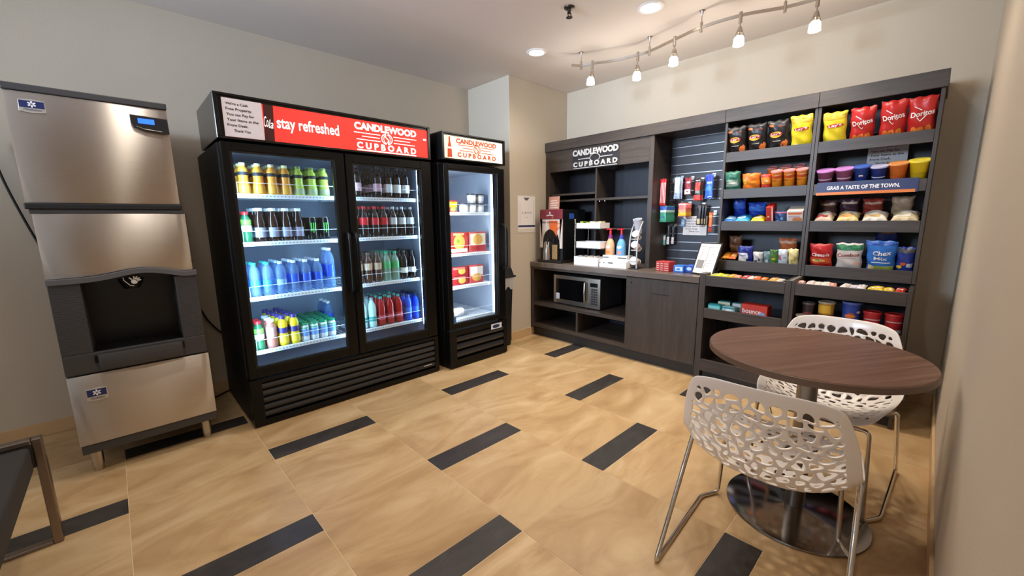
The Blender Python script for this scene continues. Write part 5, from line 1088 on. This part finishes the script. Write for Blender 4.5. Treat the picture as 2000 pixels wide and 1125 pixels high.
onshelf(bag('snack_pack', 'dark blue speckled snack pack on third shelf', 'snack bag', .085, .108, .05, P('#2a4a7c', .35), [('poly', P('#7fa8d0', .4), [(-.2, .4, .2, 61), (.2, .3, .2, 62), (.1, .7, .18, 63)]), ('band', P('#b04a6a', .4), .9, .96)], 56), 3.07, -2.043, z3, RX)
onshelf(box_item('snack_box', 'white orange wide box at right of left bay third shelf', 'box', .098, .11, .118, P('#e4d6cc', .45), [('band', P('#d9784a', .4), .78, .9, -.42, .42), ('disc', P('#d98a5a', .4), .15, .45, .3, .2), ('band', P('#b8b0c8', .4), .6, .68, -.4, .3)]), 3.09, -2.135, z3, RX)
PW = P('#e6d8c8', .35); GB = 'bread snacks on the right bay third shelf'
for i, (y, wd, cbase, c2_, lb) in enumerate(((-2.302, .105, '#d9c0a8', '#b23a3a', 'cream pastry pack with red edge, leftmost on right bay third shelf'), (-2.428, .118, '#e3c888', '#d99a5a', 'yellowish pastry pack, second on right bay third shelf'), (-2.565, .125, '#e4dccb', '#c9a56a', 'whitish pastry pack, third on right bay third shelf'), (-2.708, .128, '#d9c59c', '#e6e0d0', 'tan crinkled pastry pack, rightmost on right bay third shelf'))):
    flat('pastry_pack', lb, 'snack pack', y, wd, .14, .068, P(cbase, .35), [('band', P(c2_, .4), .12, .28, -.42, .2), ('disc', P('#efe8dc', .4), .1, .5, .3, .2)], z=z3 + .010, seed=70 + i, group=GB)
for i, (y, c_, lb) in enumerate(((-2.29, '#5a3a34', 'dark brown pack in the back row, left, right bay third shelf'), (-2.41, '#4a2f3a', 'dark plum pack in the back row, second, right bay third shelf'), (-2.535, '#9a3a2e', 'red brown pack in the back row, third, right bay third shelf'), (-2.68, '#b89a7a', 'tan pack in the back row, rightmost, right bay third shelf'))):
    onshelf(bag('pastry_pack', lb, 'snack pack', .11, .125 + .008 * (i % 2), .06, P(c_, .35), [('band', P('#c9a58a', .4), .75, .85, -.4, .4)], 80 + i, GB + ', back row'), 3.235, y, z3, RX)
# fourth shelf
z4 = Zs[3]; G4 = 'snack pouches on the fourth shelf'
flat('bar_pack', 'orange snack bar pack at left front of fourth shelf', 'snack pack', -1.685, .06, .12, .03, P('#e0912c', .35), [], z=z4 + .045, seed=91, group=G4); flat('bar_pack', 'orange red snack bar pack beside it, front of fourth shelf', 'snack pack', -1.738, .05, .12, .03, P('#d9683a', .35), [('band', P('#f0b070', .4), .2, .5)], z=z4 + .045, seed=92, group=G4)
onshelf(bag('snack_bag', 'brown snack bag at left of fourth shelf', 'snack bag', .10, .185, .06, P('#7a5138', .35), [('band', P('#a87850', .4), .35, .6), ('disc', P('#5a3a2a', .4), 0, .7, .3, .1)], 93, G4), 3.21, -1.712, z4, RX)
onshelf(bag('snack_bag', 'white and navy cookie bag on fourth shelf', 'snack bag', .112, .158, .06, P('#1f2f86', .35), [('band', P('#e8ecf2', .4), .40, .70, -.46, .2), ('text', 'Oreo', P('#2a4ab0', .4), -.15, .58, .44, .10, .05), ('band', P('#e9e2d0', .4), .2, .40, -.46, .1)], 94, G4), 3.08, -1.828, z4, RX)
onshelf(bag('snack_bag', 'grey white crinkled snack bag on fourth shelf', 'snack bag', .07, .118, .05, P('#c7c5c4', .35), [('poly', P('#5a5a60', .4), [(-.2, .5, .2, 95), (.15, .65, .16, 96)])], 95, G4), 3.07, -1.918, z4, RX); onshelf(bag('snack_bag', 'teal grey snack bag on fourth shelf', 'snack bag', .062, .120, .05, P('#6f8a90', .35), [('poly', P('#d0d8da', .4), [(0, .5, .22, 97)])], 96, G4), 3.085, -1.978, z4, RX)
onshelf(bag('snack_bag', 'narrow green snack bag on fourth shelf', 'snack bag', .055, .145, .045, P('#4f7f3a', .35), [('disc', P('#d8c83a', .4), 0, .55, .26, .14), ('band', P('#2f5a2a', .4), .85, .97)], 98, G4), 3.06, -2.028, z4, RX); onshelf(bag('snack_bag', 'white light blue snack bag on fourth shelf', 'snack bag', .066, .150, .05, P('#cfd9e4', .35), [('band', P('#b86a6a', .4), .5, .75, -.35, -.1), ('disc', P('#9ab4d4', .4), .2, .6, .2, .14)], 99, G4), 3.065, -2.084, z4, RX)
onshelf(bag('snack_bag', 'pale yellow snack bag at right of left bay fourth shelf', 'snack bag', .066, .158, .05, P('#e3d79a', .35), [('poly', P('#b8a85a', .4), [(0, .5, .25, 100), (.2, .7, .16, 101)])], 100, G4), 3.06, -2.150, z4, RX); onshelf(bag('snack_bag', 'orange snack bag in the back row of fourth shelf', 'snack bag', .12, .175, .05, P('#c96a3a', .35), [('band', P('#e0b090', .4), .8, .9)], 101, G4), 3.21, -2.08, z4, RX)
G5 = 'large snack bags on the right bay fourth shelf'
onshelf(bag('snack_bag', 'red cracker bag with white lettering on right bay fourth shelf', 'snack bag', .132, .195, .065, P('#b81f22', .35), [('band', P('#d9542c', .4), .3, .52), ('disc', P('#e8c070', .4), -.05, .42, .3, .08), ('text', 'Cheez-It', P('#f2ebe8', .4), 0, .64, .78, .12, .0), ('disc', P('#6a9a4a', .4), -.1, .44, .12, .03)], 111, G5), 3.08, -2.308, z4, RX)
onshelf(bag('snack_bag', 'white snack bag with green top on right bay fourth shelf', 'snack bag', .142, .205, .065, P('#dcd2cc', .35), [('band', P('#2f7a52', .4), .80, .97), ('text', 'Combos', P('#8e2328', .4), -.02, .64, .84, .12, .08), ('disc', P('#e8b8a0', .4), .3, .34, .14, .09), ('band', P('#b8b0ac', .4), .52, .54, -.3, .3)], 112, G5), 3.08, -2.462, z4, RX)
onshelf(bag('snack_bag', 'bright blue snack mix bag on right bay fourth shelf', 'snack bag', .148, .228, .07, P('#2a6fc4', .35), [('band', P('#2450a4', .4), .90, .985), ('band', P('#a8b04a', .4), .16, .30, -.3, .45), ('text', 'Chex', P('#f0ecea', .4), .02, .69, .60, .13, .06), ('text', 'Mix', P('#f0ecea', .4), .02, .53, .46, .10, .04), ('poly', P('#e0c79a', .4), [(-.32, .28, .16, 113)]), ('band', P('#dfe6ea', .4), .39, .42, -.3, .35)], 113, G5, taper=.12), 3.075, -2.622, z4, RX)
onshelf(bag('snack_bag', 'dark navy snack bag behind the bright blue bag', 'snack bag', .118, .285, .05, P('#1a2450', .35), [('disc', P('#8a5a3a', .4), .05, .84, .3, .06), ('band', P('#3a4a80', .4), .92, .97)], 114, G5), 3.20, -2.63, z4, RX)
onshelf(bag('snack_bag', 'blue yellow and orange snack bag at right end of fourth shelf', 'snack bag', .088, .190, .06, P('#24398c', .35), [('disc', P('#e8c02c', .4), -.3, .34, .16, .12), ('disc', P('#d9682c', .4), -.1, .45, .15, .14), ('band', P('#c8ccd8', .4), .34, .48, .08, .42), ('band', P('#4a4a52', .4), .84, .97)], 115, G5), 3.08, -2.738, z4, RX)
# candy trays
rr = random.Random(9)
zt_ = .7955
def candies(side, ys, cols, nms, seed0):
    for i, (y, c_) in enumerate(zip(ys, cols)):
        flat('candy_packet', '%s candy packet, %s from the left in the %s candy tray' % (nms[i], ORD[i], side), 'candy', y, .040 + rr.uniform(0, .012), .115, .028, P(c_, .35), [('band', P('#efe6dc', .4), .3, .45, -.3, .3)], x=2.772 + .0585 + rr.uniform(0, .01), z=zt_ + .012 + .004 * (i % 2) + .008, seed=seed0 + i, rz=rr.uniform(-.2, .2), tilt=.12, group='candy packets in the ' + side + ' tray')
candies('left', [-1.675 - .0445 * k for k in range(11)], ['#b8c21e', '#cfd42a', '#b9bc34', '#d9a23a', '#d98a6a', '#c94a52', '#d9d0cc', '#d9632e', '#e07f2c', '#e0a04a', '#d8cfc6'], ['olive yellow', 'lime yellow', 'dull yellow', 'amber', 'salmon', 'rose red', 'white', 'orange red', 'orange', 'tan orange', 'off white'], 200)
candies('right', [-2.258 - .0435 * k for k in range(12)], ['#b8847c', '#d8cac4', '#e3ded8', '#ddd6ce', '#d98a7a', '#e0d8d2', '#c9c6d0', '#d8d4d8', '#e8c62c', '#e6c43a', '#e2bd34', '#b8352c'], ['dusty pink', 'pale pink', 'white', 'cream', 'coral', 'off white', 'grey white', 'silver white', 'bright yellow', 'yellow', 'golden', 'red'], 230)
# lower shelf goods
z5 = .5355; TL = P('#2f9aa0', .35)
G6 = 'teal tissue packs on the lower shelf'
put(box_item('tissue_pack', 'teal tissue pack at left front of lower shelf', 'pack', .095, .06, .085, TL, [('band', P('#7fd0d0', .4), .55, .85, -.45, .45), ('band', P('#bfe4e4', .4), .1, .2)], G6, .008), 2.815, -1.712, z5, RX)
put(box_item('tissue_pack', 'white and teal tissue pack right of first on lower shelf', 'pack', .095, .06, .080, P('#9fd0d4', .35), [('disc', P('#e8eef0', .4), .1, .5, .3, .25), ('band', P('#2f8a94', .4), .8, .95)], G6, .008), 2.815, -1.815, z5, RX - .1)
put(box_item('tissue_pack', 'teal tissue pack with cream edge, back row of lower shelf', 'pack', .09, .06, .100, P('#3a8a8c', .35), [('band', P('#d8d8b8', .4), .75, .95)], G6, .008), 2.90, -1.755, z5, RX); put(box_item('tissue_pack', 'grey teal tissue pack, back right of the teal packs', 'pack', .09, .06, .098, P('#6f9a9c', .35), [('band', P('#d0d8d8', .4), .7, .95, -.4, .2)], G6, .008), 2.90, -1.855, z5, RX)
put(box_item('dryer_sheet_box', 'red dryer sheet box with white lettering on lower shelf', 'box', .175, .085, .118, P('#cc3a2c', .4), [('text', 'bounce', P('#f2e6e2', .4), -.08, .58, .72, .30), ('disc', P('#8aa0c8', .4), .32, .42, .12, .12)]), 2.83, -1.992, z5, RX - .08)
def tub(lb, y, r, h, body, lid, pr_, x=2.85): return put(cup_item('food_cup', lb, 'cup', r * .84, r, h, body, lid, pr_, 'food cups on the lower right shelf', .008), x, y, z5, RX)
tub('dark cup at left of lower right shelf', -2.302, .034, .165, P('#3a2a2c', .4), P('#6a5a58', .4), [('disc', P('#8a3a3a', .4), 0, .62, .5, .14)]); tub('tan and gold cup, second on lower right shelf', -2.400, .044, .185, P('#c08a2c', .4), P('#b8a890', .4), [('band', P('#7a4a1c', .4), .55, .60, -.6, .7), ('band', P('#e0b03a', .4), .64, .92, -.8, .4)]); tub('deep blue cup with orange print, third on lower right shelf', -2.528, .047, .200, P('#27459a', .4), P('#5a6aa8', .4), [('disc', P('#d9762c', .4), 0, .60, .36, .16), ('disc', P('#c9c4d8', .4), .6, .74, .2, .10), ('disc', P('#b84a24', .4), .05, .68, .18, .07), ('band', P('#c8c4c4', .4), .42, .46, -.8, .8)])
for i, (y, lb) in enumerate(((-2.632, 'red tub with red lid, left of two at right end'), (-2.733, 'red tub with red lid, right of two at right end'))): tub(lb, y, .043, .155, P('#b02428', .35), P('#c22f2c', .35), [('band', P('#e0d4d0', .4), .30, .44, -.7, .7), ('band', P('#d0b0ac', .4), .72, .76, -.5, .7)])
tub('small dark bowl low at the left of lower right shelf', -2.275, .03, .085, P('#4a4038', .4), P('#a89a80', .4), [], 2.80)

# ================================================================ COLUMN NOTICE, BIN, BENCH
cn = thing('wall_notice', 'clear acrylic holder with white printed sheet on the corner column', 'notice', (2.685, PYF - .008, 1.17), world=True)
obj('holder', MB().box(2.548, 2.822, PYF - .0030, PYF - .0005, 1.140, 1.528), P('#d9d0c4', .15, spec=.6), cn)
pp = obj('sheet', B(2.557, 2.815, PYF - .0042, PYF - .0032, 1.178, 1.52), PAPER, cn)
Fc = faceY(PYF - .0048); p = MB(); patch(p, 2.557, 2.815, 1.198, 1.218, Fc, 0, 1, 1); obj('navy_band', p, P('#2a355f', .5), pp)
p = MB(); stroke(p, [(2.585, 1.225), (2.585, 1.45)], .0022, Fc); stroke(p, [(2.79, 1.225), (2.79, 1.48)], .0022, Fc); stroke(p, [(2.66, 1.302), (2.71, 1.302)], .003, Fc)
for k in range(7): stroke(p, [(2.625 + k * .021, 1.34), (2.625 + k * .021, 1.358)], .009 - .004 * (k % 2), Fc)
p.add([Fc(2.64, 1.506, 0), Fc(2.73, 1.506, 0), Fc(2.70, 1.478, 0), Fc(2.665, 1.478, 0)], [(0, 1, 2, 3)]); obj('print_marks', p, P('#6a6766', .6), pp)

tc = thing('trash_can', 'slim black trash can with clear liner beside the narrow cooler', 'trash can', (2.27, .2, 0), world=True)
ax0, ax1, ay0, ay1 = 2.155, 2.33, .085, .44
obj('body', MB().prism([(ax0, ay0), (ax1, ay0), (ax1, ay1), (ax0, ay1)], lambda q: (ax0 + (q[0] - ax0), q[1] + (.02 if q[1] < .2 else -.02), .001), lambda q: (q[0] + (.022 if q[0] > 2.2 else 0), q[1], .695)), BLACKM, tc, .012, smooth=.5)
lin_ = MB(); 
ring = [(ax0 - .004, ay0 - .006), (ax1 + .032, ay0 - .006), (ax1 + .032, ay1 + .004), (ax0 - .004, ay1 + .004)]
def rsub(z, wob, hgt=0): 
    out = []
    for i in range(4):
        for k in range(8):
            a, b = ring[i], ring[(i + 1) % 4]; t = k / 8; out.append((a[0] + (b[0] - a[0]) * t, a[1] + (b[1] - a[1]) * t - wob * math.sin(k * 2.2 + i), z + hgt * math.sin(k * 1.7 + i * 2)))
    return out
r0, r1, r2 = rsub(.706, .002), rsub(.65, .006), rsub(.60, .003, .022)
lin_.add(r0 + r1 + r2, [(i + 32 * j, (i + 1) % 32 + 32 * j, (i + 1) % 32 + 32 * (j + 1), i + 32 * (j + 1)) for i in range(32) for j in range(2)]); obj('bin_liner', lin_, BAGP, tc, smooth=.9)
obj('lid', MB().prism([(ay0 - .016, .708), (ay0 - .016, .724), (ay0 + .02, .726), (ay0 + .035, .80), (ay0 + .06, .812), (ay1 - .06, .812), (ay1 - .03, .726), (ay1 + .01, .724), (ay1 + .01, .708)], lambda q: (ax0 - .006, q[0], q[1]), lambda q: (ax1 + (.05 if q[1] < .73 else .03), q[0], q[1])), BLACKM, tc, .006, smooth=.5)

bn = thing('bench', 'dark upholstered bench with flat steel frame in the lower left corner', 'bench', (-1.1, -1.1, 0), world=True)
FRM = P('#8d7f74', .3, .9); bx = -.815
def loop(y0, y1): return MB().box(bx, bx + .028, y0, y1, 0, .462).box(bx - .56, bx - .532, y0, y1, 0, .462).box(bx - .532, bx, y0, y1, 0, .014).box(bx - .532, bx, y0, y1, .440, .462)
obj('end_frame', loop(-.475, -.435), FRM, bn, .004); obj('end_frame', loop(-1.92, -1.88), FRM, bn, .004)
obj('seat', B(bx - .512, bx - .006, -1.878, -.477, .335, .438), P('#2f2b29', .8, bump=.3, scale=300), bn, .012, smooth=.6, seg=3)
obj('apron', B(bx - .531, bx - .0005, -.472, -.462, .345, .4395), P('#2a2725', .7), bn)

# ================================================================ TABLE AND CHAIRS
tb = thing('round_table', 'round brown wood grain table on a polished steel pedestal', 'table', (1.56, -2.52, 0), world=True)
tc_ = (1.56, -2.52, 0)
obj('table_top', MB().lathe([(0, .698), (.374, .698), (.3795, .702), (.380, .725), (.377, .729), (0, .730)], 72, tc_), TABLE_W, tb, smooth=.5)
obj('edge_band', MB().lathe([(.3805, .701), (.3818, .702), (.3818, .725), (.3805, .726)], 72, tc_), P('#5f4a3e', .4), tb, smooth=.5)
obj('mounting_plate', MB().cyl(.12, .690, .6975, 24, tc_), BLACKM, tb)
obj('column', MB().cyl(.037, .026, .6895, 32, (tc_[0] - .015, tc_[1] - .006, 0)), P('#8f8a86', .28, 1.0), tb, smooth=.6)
obj('base_disc', MB().lathe([(0, .001), (.262, .001), (.264, .004), (.262, .009), (.22, .015), (.08, .022), (.05, .0255), (0, .0258)], 72, (tc_[0] - .025, tc_[1] - .008, 0)), P('#8f8a86', .12, 1.0, var=.02), tb, smooth=.4)

def shell_mesh():
    prof = [(.272, .412), (.258, .430), (.19, .424), (.08, .396), (-.03, .374), (-.11, .372), (-.168, .402), (-.212, .475), (-.238, .575), (-.258, .675), (-.278, .762)]
    hw = [.205, .220, .245, .266, .277, .279, .275, .268, .258, .238, .205]
    rise = [0, .016, .048, .080, .103, .112, .106, .080, .040, .010, 0]; curl = [0, 0, 0, 0, .0, .01, .03, .055, .06, .05, .035]
    P3 = [(f, z, h, r, c) for (f, z), h, r, c in zip(prof, hw, rise, curl)]
    dist = [0]
    for a, b in zip(P3, P3[1:]): dist.append(dist[-1] + math.hypot(a[0] - b[0], a[1] - b[1]))
    tot = dist[-1]
    def ev(s):
        s = min(max(s, 0), 1) * tot
        i = max(k for k in range(len(dist) - 1) if dist[k] <= s + 1e-9); t = (s - dist[i]) / (dist[i + 1] - dist[i])
        q = [P3[max(i - 1, 0)], P3[i], P3[i + 1], P3[min(i + 2, len(P3) - 1)]]
        return [.5 * (2 * q[1][k] + (q[2][k] - q[0][k]) * t + (2 * q[0][k] - 5 * q[1][k] + 4 * q[2][k] - q[3][k]) * t * t + (3 * q[1][k] - q[0][k] - 3 * q[2][k] + q[3][k]) * t ** 3) for k in range(5)]
    def Sf(u, s):
        s2 = s * (1 - .045 * abs(u) ** 5 * s) + .03 * (1 - s) * abs(u) ** 5 * (1 if s < .3 else 0)
        f, z, h, r, c = ev(s2); a = abs(u)
        return (f + c * a ** 2.4, u * h * (1 - .03 * a ** 4), z + r * a ** 2.6)
    rr = random.Random(3); NC, NR = 10, 20; U0, U1, S0, S1 = -.87, .87, .045, .945
    lines = []
    def bounds(j): return [U0 + (U1 - U0) * k / NC for k in range(NC + 1)] if j % 2 == 0 else [U0] + [U0 + (U1 - U0) * (k + .5) / NC for k in range(NC)] + [U1]
    V = {}; me = MB()
    def vid(j, u):
        k = (j, round(u, 4))
        if k not in V:
            s = S0 + (S1 - S0) * j / NR; du = dv = 0
            if abs(u - U0) > 1e-4 and abs(u - U1) > 1e-4: du = rr.uniform(-.07, .07)
            if 0 < j < NR: dv = rr.uniform(-.02, .02)
            V[k] = len(me.v); me.v.append((u + du, s + dv))
        return V[k]
    def line(j):
        b = set()
        if j > 0: b |= {round(x, 4) for x in bounds(j - 1)}
        if j < NR: b |= {round(x, 4) for x in bounds(j)}
        return sorted(b)
    for j in range(NR):
        bs = bounds(j); lo, hi = line(j), line(j + 1)
        for a, b in zip(bs, bs[1:]):
            ring = [vid(j, x) for x in lo if a - 1e-3 <= x <= b + 1e-3] + [vid(j + 1, x) for x in hi[::-1] if a - 1e-3 <= x <= b + 1e-3]
            cxu = sum(me.v[i][0] for i in ring) / len(ring); cxs = sum(me.v[i][1] for i in ring) / len(ring)
            k = rr.uniform(.70, .84) if cxs > .60 else rr.uniform(.48, .62); ang = rr.uniform(-.45, .45); ins = []
            for i in ring:
                du, dv = me.v[i][0] - cxu, (me.v[i][1] - cxs) * 3.2
                du, dv = du * math.cos(ang) - dv * math.sin(ang), du * math.sin(ang) + dv * math.cos(ang)
                ins.append(len(me.v)); me.v.append((cxu + du * k, cxs + dv * k / 3.2))
            n = len(ring)
            for i in range(n): me.f.append((ring[i], ring[(i + 1) % n], ins[(i + 1) % n], ins[i]))
    # solid rim
    L0, LN = line(0), line(NR); mp = lambda x, a, b, c, d: c + (x - a) / (b - a) * (d - c)
    outer = {}
    def oid(u, s):
        k = (round(u, 4), round(s, 4))
        if k not in outer: outer[k] = len(me.v); me.v.append((u, s))
        return outer[k]
    for ln, j, so in ((L0, 0, 0.0), (LN, NR, 1.0)):
        for a, b in zip(ln, ln[1:]): me.f.append((vid(j, a), vid(j, b), oid(mp(b, U0, U1, -1, 1), so), oid(mp(a, U0, U1, -1, 1), so)))
    for ue, uo in ((U0, -1), (U1, 1)):
        for j in range(NR): me.f.append((vid(j, ue), vid(j + 1, ue), oid(uo, (j + 1) / NR), oid(uo, j / NR)))
    me.v = [Sf(u, s) for u, s in me.v]
    m0 = mesh('shell', me, CHAIRM); o = bpy.data.objects.new('tmp', m0); COL.objects.link(o)
    so = o.modifiers.new('s', 'SOLIDIFY'); so.thickness = .007; so.offset = 0
    sb = o.modifiers.new('b', 'SUBSURF'); sb.levels = 2; sb.render_levels = 2
    r = bpy.data.meshes.new_from_object(o.evaluated_get(bpy.context.evaluated_depsgraph_get())); bpy.data.objects.remove(o); bpy.data.meshes.remove(m0)
    for p_ in r.polygons: p_.use_smooth = True
    return r
ch = thing('lace_chair', 'white openwork plastic chair at the near side of the table', 'chair', (1.165, -2.488, 0), math.radians(3.0), 'white openwork chairs')
obj('seat_shell', shell_mesh(), CHAIRM, ch, local=True)
def rnd(pts, r=.03):
    pts = [Vector(p) for p in pts]; out = [pts[0]]
    for a, b, c_ in zip(pts, pts[1:], pts[2:]):
        d1 = (a - b).normalized() * min(r, (a - b).length * .45); d2 = (c_ - b).normalized() * min(r, (c_ - b).length * .45)
        for k in range(6): t = k / 5; out.append((b + d1) * (1 - t) ** 2 + b * 2 * t * (1 - t) + (b + d2) * t * t)
    return out + [pts[-1]]
for s in (1, -1):
    obj('sled_leg', MB().tube(rnd([(-.06, s * .001, .350), (-.045, s * .09, .357), (-.02, s * .19, .388), (0.0, s * .262, .428), (-.325, s * .270, .0085), (.175, s * .270, .0085), (.255, s * .222, .0085), (.262, s * .205, .412), (.235, s * .12, .398), (.225, s * .001, .394)], .024), .0085, 10), CHROME, ch, smooth=.9, local=True)
dup(ch, (1.903, -2.54, 0), math.radians(177.4), 'white openwork plastic chair at the far side, between table and snack shelves')

# ================================================================ FINAL FIT of the shelf wall group (a fraction of a percent, about the floor line)
for o in list(COL.objects):
    if o.parent or o.type not in ('MESH', 'EMPTY') or o.get('kind') == 'structure' or 'category' not in o: continue
    if o['category'] in ('light track', 'lamp', 'ceiling light', 'sprinkler', 'chair', 'table', 'notice') and 'holder' in o.get('label', ''): continue
    if o['category'] in ('light track', 'lamp', 'ceiling light', 'sprinkler', 'chair', 'table'): continue
    if o.type == 'MESH':
        xm = sum(v.co.x for v in o.data.vertices) / len(o.data.vertices)
        if xm > 2.6: o.location = (0, -.002, 0); o.scale = (1, .9928, .9935)
    elif o.location.x > 2.6:
        o.location = (o.location.x, .9928 * o.location.y - .002, .9935 * o.location.z); r_ = abs(o.rotation_euler.z) > .8
        o.scale = (.9928, 1, .9935) if r_ else (1, .9928, .9935)
